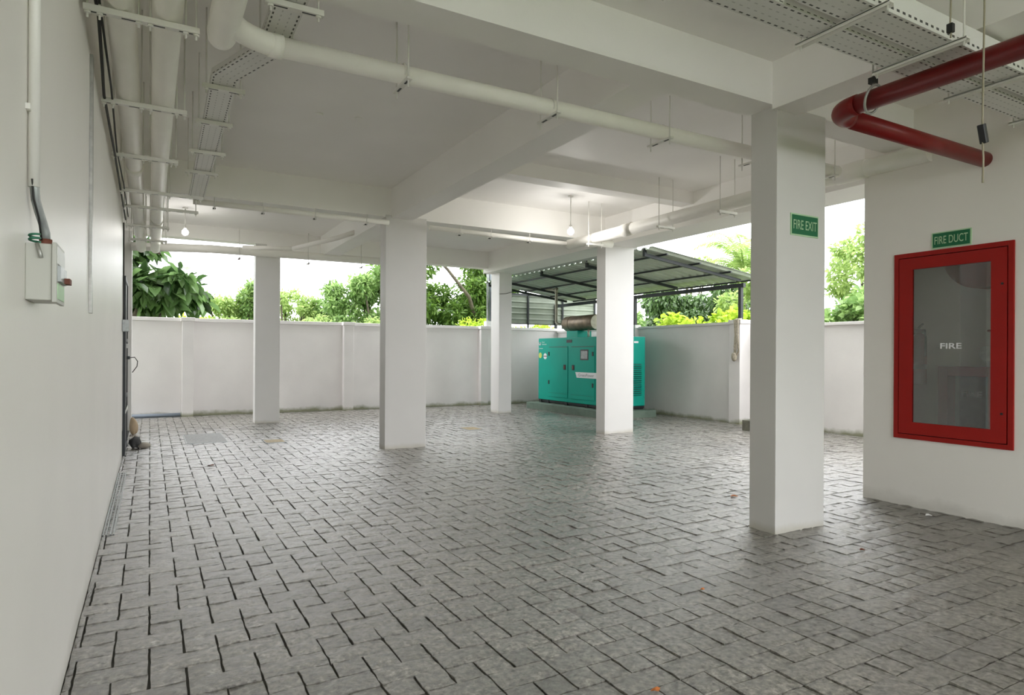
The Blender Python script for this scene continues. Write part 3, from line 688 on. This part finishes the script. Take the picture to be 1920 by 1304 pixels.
# gate folded against the end of the left wall
r = thing('metal_gate', 'black metal gate leaf standing open at the far end of the left wall', 'gate', (-0.20, 7.3, 0.0))
m = MB(); gx0, gx1 = -0.222, -0.200
for y in (7.06, 7.75): m.box(gx0, gx1, y, y + 0.035, 0.02, 1.72)
for z in (0.05, 0.55, 1.1, 1.68): m.box(gx0, gx1, 7.095, 7.75, z, z + 0.035)
m.build('gate_frame', 'frame', r)
MB().box(-0.2135, -0.2085, 7.095, 7.75, 0.08, 1.68).build('gate_panel', 'dark', r)
MB().box(-0.200, -0.17, 7.30, 7.36, 0.93, 0.96).build('bolt', 'dark', r)
MB().box(-0.200, -0.185, 7.28, 7.38, 1.04, 1.08).build('latch', 'steel', r)
MB().tube([(-0.17, 7.33, 0.945), (-0.13, 7.33, 0.95), (-0.105, 7.33, 0.91), (-0.11, 7.33, 0.86), (-0.15, 7.33, 0.80)], 0.004, 6).build('cable_tie', 'cable', r)
MB().box(-0.200, -0.196, 7.07, 7.75, 0.42, 0.45).build('strap', 'steelw', r)
o = MB().box(-0.224, -0.172, 6.90, 7.00, 1.19, 1.30).build('junction_box', 'plate', None, 0.004); tag(o, 'small grey junction box at the far end of the left wall', 'electrical box')
o = MB().tube([(-0.215, 6.95, 1.30), (-0.214, 6.95, 1.36), (-0.216, 6.95, 2.2)], 0.006, 8).build('conduit', 'cable'); tag(o, 'thin dark cable rising from the small junction box', 'cable')
def lump(name, lab, cat, c, r_, sc, m, seed):
    mb = MB(); mb.sphere((0, 0, 0), 1, 18, 12); rs = np.random.default_rng(seed); k = rs.normal(0, 1, (5, 3)); ph = rs.random(5) * 6
    mb.v = [tuple(np.array(c) + np.array(sc) * r_ * np.array(v) * (1 + 0.13 * sum(math.sin(2.2 * float(np.dot(k[i], v)) + ph[i]) for i in range(5)) / 2)) for v in mb.v]
    zm = min(v[2] for v in mb.v); dz = -0.003 - zm if zm < 0.05 else 0
    mb.v = [(x, y, z + dz) for x, y, z in mb.v]
    return tag(mb.build(name, m), lab, cat)
lump('plastic_bag', 'dark grey crumpled bag lying on the paving by the black gate', 'bag', (-0.125, 7.75, 0.06), 0.06, (0.9, 1, 1), 'greybag', 3)
lump('rag', 'pale rag lying beside the grey bag by the gate', 'rag', (-0.045, 7.72, 0.02), 0.05, (1.1, 1, 0.6), 'palecloth', 5)
lump('cloth_bundle', 'tan cloth bundle against the foot of the pale far left column', 'cloth', (-0.165, 9.05, 0.10), 0.055, (0.8, 1, 1.8), 'cloth', 8)
o = MB().tube([(-0.4, 11.36, 0.02), (0.42, 11.36, 0.02)], 0.03, 14).build('gutter_pipe', 'blue'); tag(o, 'blue grey pipe lying along the foot of the far boundary wall', 'pipe')

# ------------------------------------------------------------------ pendant bulbs and ceiling hooks
def pendant(x, y, zt, zb, lab, watts):
    r = thing('pendant_bulb', lab, 'lamp', (x, y, zb), 'bare pendant bulbs')
    MB().tube([(x, y, zt - 0.012), (x, y, zt)], 0.03, 18).build('ceiling_rose', 'steelw', r)
    MB().tube([(x, y, zb + 0.06), (x, y, zt - 0.01)], 0.006, 8).build('rod', 'steelw', r)
    MB().tube([(x, y, zb + 0.03), (x, y, zb + 0.07)], 0.016, 12).build('bulb_holder', 'steelw', r)
    MB().sphere((x, y, zb), 0.037, 16, 10).build('bulb', 'bulb', r)
    ld = bpy.data.lights.new('bulb_light', 'POINT'); ld.energy = watts; ld.color = (1.0, 0.97, 0.92); ld.shadow_soft_size = 0.05
    lo = bpy.data.objects.new('bulb_light', ld); C.objects.link(lo); lo.parent = r; lo.location = (0, 0, -0.055 * S)
pendant(3.988, 5.79, 2.73, 2.34, 'bare glowing bulb hanging on a rod above the bright column', 20)
pendant(0.360, 8.60, 2.73, 2.435, 'bare glowing bulb at the far left above the strip of sky', 9)
for x, y, l in ((1.055, 4.728, 'small white ceiling box, left of the two on the big ceiling panel'), (1.328, 4.678, 'small flat ceiling mark plate, right of the two on the big ceiling panel')):
    o = MB().tube([(x, y, 2.712 if x < 1.2 else 2.724), (x, y, 2.731)], 0.028, 16).build('ceiling_box', 'ceil'); tag(o, l, 'ceiling box')

# ------------------------------------------------------------------ generator
r = thing('generator_plinth', 'low green grey concrete plinth under the teal generator', 'plinth', (6.6, 9.1, -0.012))
MB().box(6.15, 7.13, 7.90, 10.35, -0.012, 0.110).build('slab', 'pad', r, 0.004)
gx0, gx1, gy0, gy1, gz0, gz1 = 6.35, 7.07, 8.10, 10.26, 0.165, 1.297
gen = thing('generator', 'large teal canopy generator with black skid behind the bright column', 'generator', ((gx0 + gx1) / 2, 9.2, 0.11))
MB().box(gx0, gx1, gy0, gy1, gz0, gz1).build('canopy', 'teal', gen, 0.012, 3)
sk = MB(); sk.box(gx0 + 0.01, gx1 - 0.01, gy0 + 0.01, gy1 - 0.01, 0.125, gz0 + 0.002)
for y in (8.15, 8.7, 9.3, 9.9, 10.15): sk.box(gx0 - 0.003, gx1 + 0.003, y, y + 0.07, 0.108, 0.165)
sk.build('skid', 'dark', gen)
def gdoor(ya, yb, name='door'):
    d = MB().box(gx0 - 0.008, gx0, ya, yb, 0.235, 1.145).build(name, 'teal', gen, 0.003)
    MB().box(gx0 - 0.010, gx0 - 0.002, ya + 0.02, yb - 0.02, 1.125, 1.14).build('rain_gutter', 'tealdark', d)
    MB().box(gx0 - 0.009, gx0 - 0.0075, ya + 0.01, yb - 0.01, 0.305, 0.309).build('seam', 'tealdark', d)
    return d
d1 = gdoor(9.28, 9.90); d2 = gdoor(8.50, 9.19)
def handle(y, z, parent, hw=0.035, hh=0.045):
    h = MB().box(gx0 - 0.014, gx0 - 0.006, y - hw, y + hw, z - hh, z + hh).build('handle', 'dark', parent, 0.002)
    MB().box(gx0 - 0.020, gx0 - 0.013, y - hw * 0.4, y + hw * 0.4, z - hh * 0.5, z + hh * 0.5).build('lever', 'brown', h)
handle(9.37, 0.775, d1); handle(9.11, 0.775, d2)
for y, z, dd in ((9.88, 1.01, d1), (9.88, 0.495, d1), (8.55, 1.01, d2), (8.55, 0.49, d2)): MB().box(gx0 - 0.016, gx0 - 0.006, y - 0.018, y + 0.018, z - 0.035, z + 0.035).build('hinge', 'dark', dd, 0.002)
w = MB().box(gx0 - 0.013, gx0 - 0.006, 8.67, 8.90, 0.905, 1.085).build('window_frame', 'greybag', d2, 0.012, 3)
MB().box(gx0 - 0.0145, gx0 - 0.0125, 8.695, 8.875, 0.93, 1.06).build('window_pane', 'plate', w)
MB().box(gx0 - 0.006, gx0 + 0.02, 9.16, 9.32, 1.205, 1.255).build('lifting_slot', 'dark', gen)
MB().prism([(gx0 - 0.012, 9.04, 0.70), (gx0 - 0.012, 8.35, 0.70), (gx0 - 0.012, 8.35, 0.605), (gx0 - 0.012, 9.0, 0.605)], (0.004, 0, 0)).build('name_banner', 'lettering', gen)
text('banner_lettering', 'GreenPower', 'grey', gen, (gx0 - 0.0125, 8.73, 0.652), (0, -1, 0), (0, 0, 1), 0.44, 0.05, 0.001)
MB().tube([(gx0 - 0.004, 10.20 + 0.030 * math.sin(a), 1.205 + 0.032 * math.cos(a)) for a in [0.9 + k * 0.22 for k in range(21)]], 0.008, 6).build('round_logo', 'lettering', gen)
text('maker_lettering', 'Power', 'lettering', gen, (gx0, 10.085, 1.225), (0, -1, 0), (0, 0, 1), 0.09, 0.024, 0.002)
text('maker_lettering', 'Generation', 'lettering', gen, (gx0, 10.055, 1.187), (0, -1, 0), (0, 0, 1), 0.16, 0.024, 0.002)
text('maker_lettering', 'Cummins', 'lettering', gen, (gx0, 10.17, 1.11), (0, -1, 0), (0, 0, 1), 0.14, 0.022, 0.002)
MB().disc((gx0, 10.19, 0.98), (-1, 0, 0), 0.052, 0.003).build('yellow_sticker', 'yellow', gen)
MB().disc((gx0, 10.02, 0.965), (-1, 0, 0), 0.055, 0.003).build('white_sticker', 'lettering', gen)
MB().box(gx0 - 0.005, gx0 - 0.0025, 9.96, 10.07, 0.957, 0.973).build('sticker_band', 'brown', gen)
# louvred end
lv = MB().box(6.62, 6.985, gy0 - 0.006, gy0 + 0.004, 0.335, 0.85).build('louvre_recess', 'dark', gen)
m = MB()
for k in range(15): z = 0.352 + k * 0.034; m.bar((6.62, gy0 - 0.010, z), (6.985, gy0 - 0.010, z), 0.022, 0.013, (0, 0.75, 0.66))
m.build('louvre_blades', 'teal', lv)
MB().box(6.83, 6.92, gy0 - 0.005, gy0, 1.19, 1.222).build('badge', 'lettering', gen, 0.003)
MB().box(6.55, 6.85, 9.28, 9.62, gz1, 1.42).build('silencer_mount', 'teal', gen, 0.004)
MB().tube([(6.62, 9.05, gz1), (6.62, 9.05, 1.43)], 0.02, 12).build('exhaust_stub', 'exh', gen)
sil = MB().tube([(6.70, 8.93, 1.56), (6.70, 8.95, 1.56), (6.70, 9.80, 1.56), (6.70, 9.86, 1.56)], [0.125, 0.138, 0.138, 0.11], 32).build('silencer', 'rust', gen)
MB().disc((6.70, 8.925, 1.56), (0, 1, 0), 0.125, 0.01, 32).build('end_cap', 'exh', sil)
MB().tube([(6.70, 9.62, 1.56), (6.70, 9.645, 1.56)], 0.142, 32).build('band', 'rust', sil)
ex = thing('exhaust_pipe', 'tall bent exhaust pipe rising from the generator silencer to the roof', 'pipe', (6.7, 10.0, 1.56))
MB().tube([(6.70, 9.85, 1.56), (6.62, 10.0, 1.56), (6.60, 10.04, 1.60), (6.60, 10.04, 2.17), (6.60, 10.10, 2.21), (6.60, 11.10, 2.33), (6.60, 11.16, 2.40), (6.60, 11.16, 2.85)], 0.027, 14).build('tube', 'exh', ex)
MB().tube([(6.60, 10.04, 2.15), (6.60, 10.04, 2.24)], 0.035, 14).build('joint', 'exh', ex)
MB().box(6.585, 6.615, 10.03, 10.05, 2.24, 2.36).build('strap', 'dark', ex)

# ------------------------------------------------------------------ lean-to roof over the generator
rf = thing('lean_to_roof', 'black framed lean-to with corrugated sheets over the teal generator', 'shelter', (6.6, 8.9, 2.2))
xa, za, xb, zb = 5.66, 2.395, 7.78, 2.125
nW = 32; ya, yb = 6.36, 11.15; m = MB(); amp = 0.015; nseg = nW * 6
for i in range(nseg + 1):
    y = ya + (yb - ya) * i / nseg; ph = (i % 6) / 6.0
    a = amp * (1 if ph < 0.34 else (-1 if 0.5 <= ph < 0.84 else 0))
    skew = 0
    m.v += [(xa, y, za + a), (xb, y, zb + a)]
for i in range(nseg): m.face([2 * i, 2 * i + 1, 2 * i + 3, 2 * i + 2])
sh = m.build('roof_sheet', 'sheet', rf); md = sh.modifiers.new('t', 'SOLIDIFY'); md.thickness = 0.002
def zr(x): return za + (zb - za) * (x - xa) / (xb - xa)
for y in (6.56, 7.85, 9.13, 10.40, 11.05):
    MB().bar((5.70, y, zr(5.70) - 0.062), (7.52, y, zr(7.52) - 0.062), 0.032, 0.042).build('rafter', 'frame', rf)
    MB().box(5.690, 5.725, y - 0.022, y + 0.022, zr(5.7) - 0.085, 2.42).build('bracket', 'frame', rf)
for x in (5.95, 6.55, 7.15, 7.72):
    MB().bar((x, ya + 0.03, zr(x) - 0.026), (x, yb - 0.05, zr(x) - 0.026), 0.028, 0.022).build('purlin', 'frame', rf)
MB().bar((7.50, 6.46, 2.02), (7.50, 11.45, 2.02), 0.05, 0.06).build('eaves_beam', 'frame', rf)
for y in (6.53, 8.87, 11.43): MB().box(7.478, 7.528, y - 0.025, y + 0.025, 1.525 if y < 11 else 1.50, 2.01).build('post', 'frame', rf)
bs = thing('sheet_screen', 'dark framed corrugated sheet screen above the boundary wall behind the generator', 'screen', (7.4, FY + 0.05, 1.62))
m = MB(); n = 40; x0, x1 = 5.95, 8.55
for k in range(n + 1):
    z = 1.63 + (2.22 - 1.63) * k / n; d_ = 0.012 if (k % 8) in (6, 7) else 0
    m.v += [(x0, FY + 0.06 - d_, z), (x1, FY + 0.06 - d_, z)]
for k in range(n): m.face([2 * k, 2 * k + 1, 2 * k + 3, 2 * k + 2])
o = m.build('sheet', 'screen', bs); md = o.modifiers.new('t', 'SOLIDIFY'); md.thickness = 0.003
MB().bar((x0, FY + 0.035, 2.23), (x1, FY + 0.035, 2.23), 0.03, 0.035).build('top_rail', 'frame', bs)
MB().bar((x0, FY + 0.035, 1.625), (x1, FY + 0.035, 1.625), 0.03, 0.02).build('bottom_rail', 'frame', bs)
for x in (5.97, 6.82, 7.68, 8.53): MB().box(x - 0.017, x + 0.017, FY + 0.02, FY + 0.05, 1.546, 2.23).build('post', 'frame', bs)
# vertical pipes beside the slim far column
for x, l in ((5.885, 'pale vertical pipe rising from the boundary wall left of the slim far column'), (5.945, 'grey blue vertical pipe tight beside the slim far column')):
    o = MB().tube([(x, 11.45, 1.655), (x, 11.45, 3.6)], 0.024, 14).build('vertical_pipe', 'bluepipe' if x > 5.9 else 'plate'); tag(o, l, 'pipe')
o = MB().box(5.83, 5.99, 11.40, 11.50, 1.546, 1.655).build('meter_box', 'white', None, 0.004); tag(o, 'small white box on the boundary wall below the vertical pipes', 'box')
o = MB().tube([(5.15, 9.58, 2.02), (5.28, 9.58, 2.03), (5.42, 9.58, 2.07), (5.6, 9.7, 2.12), (6.3, 10.4, 2.23)], 0.004, 6).build('wire', 'cable'); tag(o, 'thin dark wire strung from the slim far column towards the roof', 'wire')

# rope and concrete blocks at the lit pilaster
r = thing('hanging_rope', 'bundle of old rope hanging on the lit boundary pilaster', 'rope', (FX - 0.1, 6.56, 1.52))
m = MB()
for k in range(5):
    y = 6.50 + 0.018 * k; m.tube([(FX - 0.04, y, 1.535), (FX - 0.115, y, 1.52), (FX - 0.118, y + random.uniform(-.02, .02), 1.3), (FX - 0.115, y + random.uniform(-.03, .03), 1.05 + 0.02 * k), (FX - 0.12, 6.56, 0.95)], 0.008, 7)
m.build('strands', 'rope', r)
lump('o', 'x', 'x', (FX - 0.125, 6.565, 0.98), 0.04, (0.7, 1.1, 1.6), 'rope', 12)
kn = C.objects[-1]; kn.name = 'knot'; kn.parent = r; kn.location = -Vector(r.location)
for k in ('label', 'category'): del kn[k]
def cblock(x0, x1, y0, y1, z0, z1, l):
    m = MB(); m.box(x0, x1, y0, y1, z0, z1); o = m.build('concrete_block', 'concrete', None, 0.006); tag(o, l, 'block', 'rough blocks by the boundary wall')
cblock(6.93, 7.12, 5.75, 6.0, -0.004, 0.135, 'rough grey concrete block on the paving below the rope')
cblock(7.14, 7.32, 5.55, 5.9, -0.004, 0.14, 'rough concrete block half hidden behind the nearest column')
cblock(7.02, 7.10, 5.78, 5.90, 0.135, 0.32, 'upright dark piece of concrete standing on the block below the rope')

# ------------------------------------------------------------------ covers and litter on the floor
def cover(x0, x1, y0, y1, l, m='cover'):
    r = thing('inspection_cover', l, 'cover', ((x0 + x1) / 2, (y0 + y1) / 2, 0.0), 'inspection covers in the paving')
    MB().box(x0, x1, y0, y1, -0.004, 0.0045).build('plate', m, r)
    MB().box(x0 - 0.01, x0, y0 - .01, y1 + .01, -0.004, 0.005).box(x1, x1 + 0.01, y0 - .01, y1 + .01, -0.004, 0.005).box(x0, x1, y0 - 0.01, y0, -0.004, 0.005).box(x0, x1, y1, y1 + 0.01, -0.004, 0.005).build('rim', 'plate', r)
cover(1.13, 1.33, 7.52, 7.78, 'yellowish inspection cover in the paving between the left wall and middle column')
cover(3.64, 3.85, 7.60, 7.90, 'yellowish inspection cover in the paving right of the broad middle column')
cover(0.36, 0.76, 7.85, 8.7, 'long pale grey cover plate in the far left paving', 'perf')
def leaf(x, y, l, m='orange', s_=0.025, cat='leaf', name='fallen_leaf'):
    mb = MB(); pts = []
    for k in range(10):
        a = 2 * math.pi * k / 10; rr = s_ * (1 + 0.25 * math.sin(3 * a + x)); pts.append((x + rr * math.cos(a) * 1.2, y + rr * math.sin(a) * 0.8, 0.006 + 0.004 * math.sin(2 * a)))
    b_ = len(mb.v); mb.v += pts + [(x, y, 0.003)]
    for k in range(10): mb.face([b_ + k, b_ + (k + 1) % 10, b_ + 10])
    o = mb.build(name, m); md = o.modifiers.new('t', 'SOLIDIFY'); md.thickness = 0.0015; tag(o, l, cat)
leaf(1.312, 1.45, 'orange dry leaf at the bottom edge of the picture', s_=0.012)
leaf(3.60, 3.185, 'orange dry leaf on the paving left of the nearest column')
leaf(2.05, 1.98, 'tiny reddish leaf on the paving in the lower middle', s_=0.008)
leaf(0.472, 6.244, 'brown dry leaf on the paving near the left wall', 'brown', 0.022)
leaf(3.19, 1.99, 'faint reddish leaf on the paving in front of the nearest column', 'brown', 0.012)
leaf(4.25, 2.223, 'small white scrap of paper on the paving under the red cabinet', 'white', 0.02, 'paper', 'paper_scrap')

# ------------------------------------------------------------------ trees
def leaves_mesh(name, m, parent, blobs, n, size, droop=0.3, seed=0, asp=0.45, shell=0.55):
    """blobs: (cx,cy,cz,rx,ry,rz) leaf clumps; every leaf a folded blade of six points"""
    rs = np.random.default_rng(seed); org = np.array(parent['_o'])
    vol = np.array([b_[3] * b_[4] * b_[5] for b_ in blobs]) ** (2 / 3); pr = vol / vol.sum()
    ids = rs.choice(len(blobs), n, p=pr); B = np.array(blobs)[ids]
    d = rs.normal(size=(n, 3)); d /= np.linalg.norm(d, axis=1)[:, None]
    rad = (shell + (1 - shell) * rs.random(n) ** 0.7)[:, None] * (0.85 + 0.25 * rs.random((n, 1)))
    c = B[:, :3] + d * rad * B[:, 3:]
    ax = d * 0.6 + rs.normal(size=(n, 3)) * 0.6; ax[:, 2] -= droop; ax /= np.linalg.norm(ax, axis=1)[:, None]
    up = rs.normal(size=(n, 3)) * 0.5 + np.array([0, 0, 1.0]); sd = np.cross(ax, up); sd /= np.linalg.norm(sd, axis=1)[:, None]; nn = np.cross(sd, ax)
    L_ = size * (0.6 + 0.8 * rs.random(n))[:, None]; W = L_ * asp * 0.5
    p0 = c; p3 = c + ax * L_ - nn * L_ * 0.12
    pm1 = c + ax * L_ * 0.35; pm2 = c + ax * L_ * 0.7
    vs = np.stack([p0, pm1 + sd * W + nn * W * .3, pm2 + sd * W * .8 + nn * W * .2, p3, pm2 - sd * W * .8 + nn * W * .2, pm1 - sd * W + nn * W * .3], 1).reshape(-1, 3)
    vs = (vs - org) * S
    me = bpy.data.meshes.new(name); nv = n * 6
    me.vertices.add(nv); me.vertices.foreach_set('co', vs.astype(np.float32).ravel())
    base = (np.arange(n) * 6)[:, None]
    loops = np.concatenate([base + np.array([0, 1, 2, 3]), base + np.array([0, 3, 4, 5])], 1).ravel()
    me.loops.add(len(loops)); me.loops.foreach_set('vertex_index', loops.astype(np.int32))
    me.polygons.add(n * 2); me.polygons.foreach_set('loop_start', (np.arange(n * 2) * 4).astype(np.int32)); me.polygons.foreach_set('loop_total', np.full(n * 2, 4, np.int32))
    me.update(calc_edges=True)
    a = me.attributes.new('tone', 'FLOAT', 'FACE'); a.data.foreach_set('value', np.repeat(rs.random(n), 2).astype(np.float32))
    me.materials.append(M[m]); o = bpy.data.objects.new(name, me); C.objects.link(o); o.parent = parent; return o

def blobs_in(x0, x1, y0, y1, z0, z1, n, r, seed):
    rs = np.random.default_rng(seed)
    return [(x0 + (x1 - x0) * rs.random(), y0 + (y1 - y0) * rs.random(), z0 + (z1 - z0) * rs.random(), r * (0.7 + 0.6 * rs.random()), r * (0.7 + 0.6 * rs.random()), r * (0.6 + 0.5 * rs.random())) for _ in range(n)]

def tree(name, label, cat, base, blobs, m, n, size, seed, trunk=None, **kw):
    r = thing(name, label, cat, (base[0], base[1], -0.14), None)
    leaves_mesh('foliage', m, r, blobs, n, size, seed=seed, **kw)
    t = MB()
    for pth, rad in (trunk or []): t.tube(pth, rad, 8)
    if not trunk:
        for k, b_ in enumerate(blobs[:8]):
            t.tube([(base[0], base[1], -0.14), ((base[0] + b_[0]) / 2, (base[1] + b_[1]) / 2, b_[2] * 0.55), (b_[0], b_[1], b_[2])], [0.06, 0.035, 0.015], 7)
    t.build('trunk', 'trunk', r)
    return r
# left big-leaved tree
bl = blobs_in(-0.9, 0.75, 12.9, 14.1, 1.75, 2.45, 16, 0.26, 1) + blobs_in(-1.1, 0.12, 12.9, 13.8, 2.45, 3.2, 9, 0.26, 2)
tree('broadleaf_tree', 'dark glossy large-leaved tree beyond the boundary wall at far left', 'tree', (-0.8, 13.6), bl, 'leaf_dark', 1900, 0.30, 11, droop=0.9, asp=0.5, shell=0.35)
tree('shrub', 'light green shrub peeping over the boundary wall under the large-leaved tree', 'shrub', (0.3, 15.2), blobs_in(-0.6, 1.2, 14.8, 15.6, 1.2, 1.75, 9, 0.28, 31), 'leaf_lime', 2600, 0.09, 31)
tree('shrub', 'feathery light green shrub left of the shaded far column', 'shrub', (1.6, 15.4), blobs_in(1.0, 2.0, 15.0, 15.9, 1.5, 2.25, 17, 0.22, 3), 'leaf_light', 4600, 0.08, 12, shell=0.3)
tree('slim_tree', 'thin mid green sapling touching the left side of the shaded far column', 'tree', (2.1, 15.0), blobs_in(1.75, 2.25, 14.8, 15.3, 1.6, 2.45, 10, 0.17, 4), 'leaf_mid', 2800, 0.08, 13)
tree('wispy_tree', 'pale wispy tree right of the shaded far column', 'tree', (2.9, 16.5), blobs_in(2.5, 3.6, 16.0, 17.0, 1.5, 2.55, 20, 0.19, 5), 'leaf_light', 4200, 0.08, 14, shell=0.2)
tree('round_shrub', 'rounded mid green bush between the shaded and middle columns', 'shrub', (3.85, 16.5), blobs_in(3.5, 4.2, 16.0, 17.0, 1.55, 2.25, 11, 0.24, 6), 'leaf_mid', 4200, 0.085, 15)
bl = blobs_in(3.75, 5.2, 14.5, 15.6, 1.65, 2.7, 24, 0.25, 7) + blobs_in(4.6, 5.6, 14.5, 15.5, 2.5, 3.1, 8, 0.26, 8)
tree('leafy_tree', 'full green tree just left of the broad middle column beyond the wall', 'tree', (4.8, 15.0), bl, 'leaf_mid', 8500, 0.10, 16, shell=0.3)
tree('shrub', 'low yellow-green hedge line along the top of the far boundary wall', 'shrub', (3.2, 13.2), blobs_in(1.0, 4.6, 13.0, 13.5, 1.25, 1.58, 20, 0.24, 32), 'leaf_light', 6000, 0.07, 33)
bl = blobs_in(4.9, 7.6, 14.0, 15.8, 1.4, 2.7, 36, 0.33, 9) + blobs_in(4.8, 6.1, 14.0, 15.4, 2.9, 3.7, 9, 0.3, 10) + blobs_in(6.9, 8.0, 14.0, 15.4, 2.3, 3.7, 16, 0.33, 18)
tree('spreading_tree', 'dense tree with a thick slanting branch, seen between the middle and slim columns', 'tree', (7.2, 15.0), bl, 'leaf_deep', 20000, 0.11, 17, shell=0.35,
     trunk=[([(7.4, 14.6, -0.14), (7.1, 14.3, 1.6), (6.6, 13.8, 2.35), (6.0, 13.7, 2.95), (5.45, 13.8, 3.5), (4.9, 14.0, 3.9)], [0.10, 0.07, 0.045, 0.035, 0.03, 0.02])])
tree('shrub', 'yellow green shrub low behind the boundary wall at the slim far column', 'shrub', (6.9, 13.4), blobs_in(5.7, 8.9, 12.9, 13.6, 1.2, 1.6, 18, 0.25, 34), 'leaf_lime', 5500, 0.08, 35)
# right side
tree('shrub', 'small dark bush seen right of the bright column past the generator', 'shrub', (10.0, 11.9), blobs_in(9.7, 10.4, 11.5, 12.4, 1.3, 1.85, 8, 0.25, 40), 'leaf_mid', 3500, 0.09, 40)
tree('weeping_tree', 'large dark green weeping tree under the lean-to roof line', 'tree', (11.6, 11.4), blobs_in(10.9, 12.2, 10.2, 12.7, 1.0, 2.45, 34, 0.40, 41), 'leaf_dark', 15000, 0.12, 41, droop=1.2)
tree('bright_shrub', 'bright lime green shrub behind the boundary wall left of the rope', 'shrub', (8.8, 8.2), blobs_in(8.2, 9.3, 7.1, 9.1, 1.2, 1.68, 24, 0.20, 42), 'leaf_lime', 5200, 0.10, 42, asp=0.7)
tree('leafy_tree', 'light green leafy tree just left of the nearest column', 'tree', (9.9, 8.2), blobs_in(9.4, 10.3, 7.4, 8.6, 1.3, 2.7, 26, 0.24, 43), 'leaf_light', 8000, 0.10, 43)
tree('leafy_tree', 'tall pale green tree between the nearest column and the right wall', 'tree', (10.6, 6.6), blobs_in(10.0, 11.0, 5.9, 7.3, 2.0, 3.0, 20, 0.20, 44), 'leaf_light', 3600, 0.085, 44, shell=0.2)
tree('shrub', 'mid green bushes low between the nearest column and the right wall', 'shrub', (9.0, 5.6), blobs_in(8.6, 9.5, 5.0, 6.3, 1.2, 1.85, 20, 0.22, 45), 'leaf_mid', 6000, 0.10, 45, asp=0.6)
tree('distant_tree', 'small pale tree top above the lean-to roof', 'tree', (15.0, 15.4), blobs_in(14.7, 15.5, 14.7, 15.5, 3.7, 4.05, 6, 0.26, 46), 'leaf_light', 2200, 0.09, 46)
# palm
pr_ = thing('palm_tree', 'pale green palm tree left of the nearest column above the shelter roof', 'tree', (11.0, 9.6, -0.14))
MB().tube([(11.0, 9.6, -0.14), (11.0, 9.58, 1.6), (11.02, 9.5, 2.75)], [0.13, 0.10, 0.08], 12).build('trunk', 'trunk', pr_)
rs = np.random.default_rng(77)
for k in range(16):
    az = 2 * math.pi * k / 16 + rs.normal() * 0.15; el = 0.35 + 1.0 * rs.random(); Lf = 1.15 + 0.4 * rs.random()
    m = MB(); pts = []; p = Vector((11.02, 9.5, 2.75)); dirv = Vector((math.cos(az) * math.cos(el), math.sin(az) * math.cos(el), math.sin(el)))
    for i in range(15):
        pts.append(p.copy()); p = p + dirv * (Lf / 14); dirv = (dirv + Vector((0, 0, -0.085 - 0.03 * i * 0.5))).normalized()
    m.tube(pts, [0.014 * (1 - i / 16) + 0.003 for i in range(15)], 5)
    for i in range(2, 15):
        t = (pts[min(i + 1, 14)] - pts[i - 1]).normalized(); sd = t.cross(Vector((0, 0, 1))).normalized()
        for s_ in (-1, 1):
            for h_ in (0.0, 0.5):
                q = pts[i] - t * (Lf / 14) * h_; ln = 0.34 * math.sin(math.pi * (i + 1.5) / 17) + 0.06
                e = q + sd * s_ * ln * 0.75 + t * ln * 0.55 - Vector((0, 0, ln * 0.45)); md_ = (q + e) / 2 + Vector((0, 0, 0.02))
                b_ = len(m.v); m.v += [tuple(q - t * 0.010), tuple(md_ - t * 0.014), tuple(e), tuple(md_ + t * 0.014), tuple(q + t * 0.010)]
                m.face([b_, b_ + 1, b_ + 2, b_ + 3, b_ + 4])
    o = m.build('frond', 'leaf_light', pr_)
    a = o.data.attributes.new('tone', 'FLOAT', 'FACE'); a.data.foreach_set('value', rs.random(len(o.data.polygons)).astype(np.float32))

for o in bpy.data.objects:
    if '_o' in o: del o['_o']
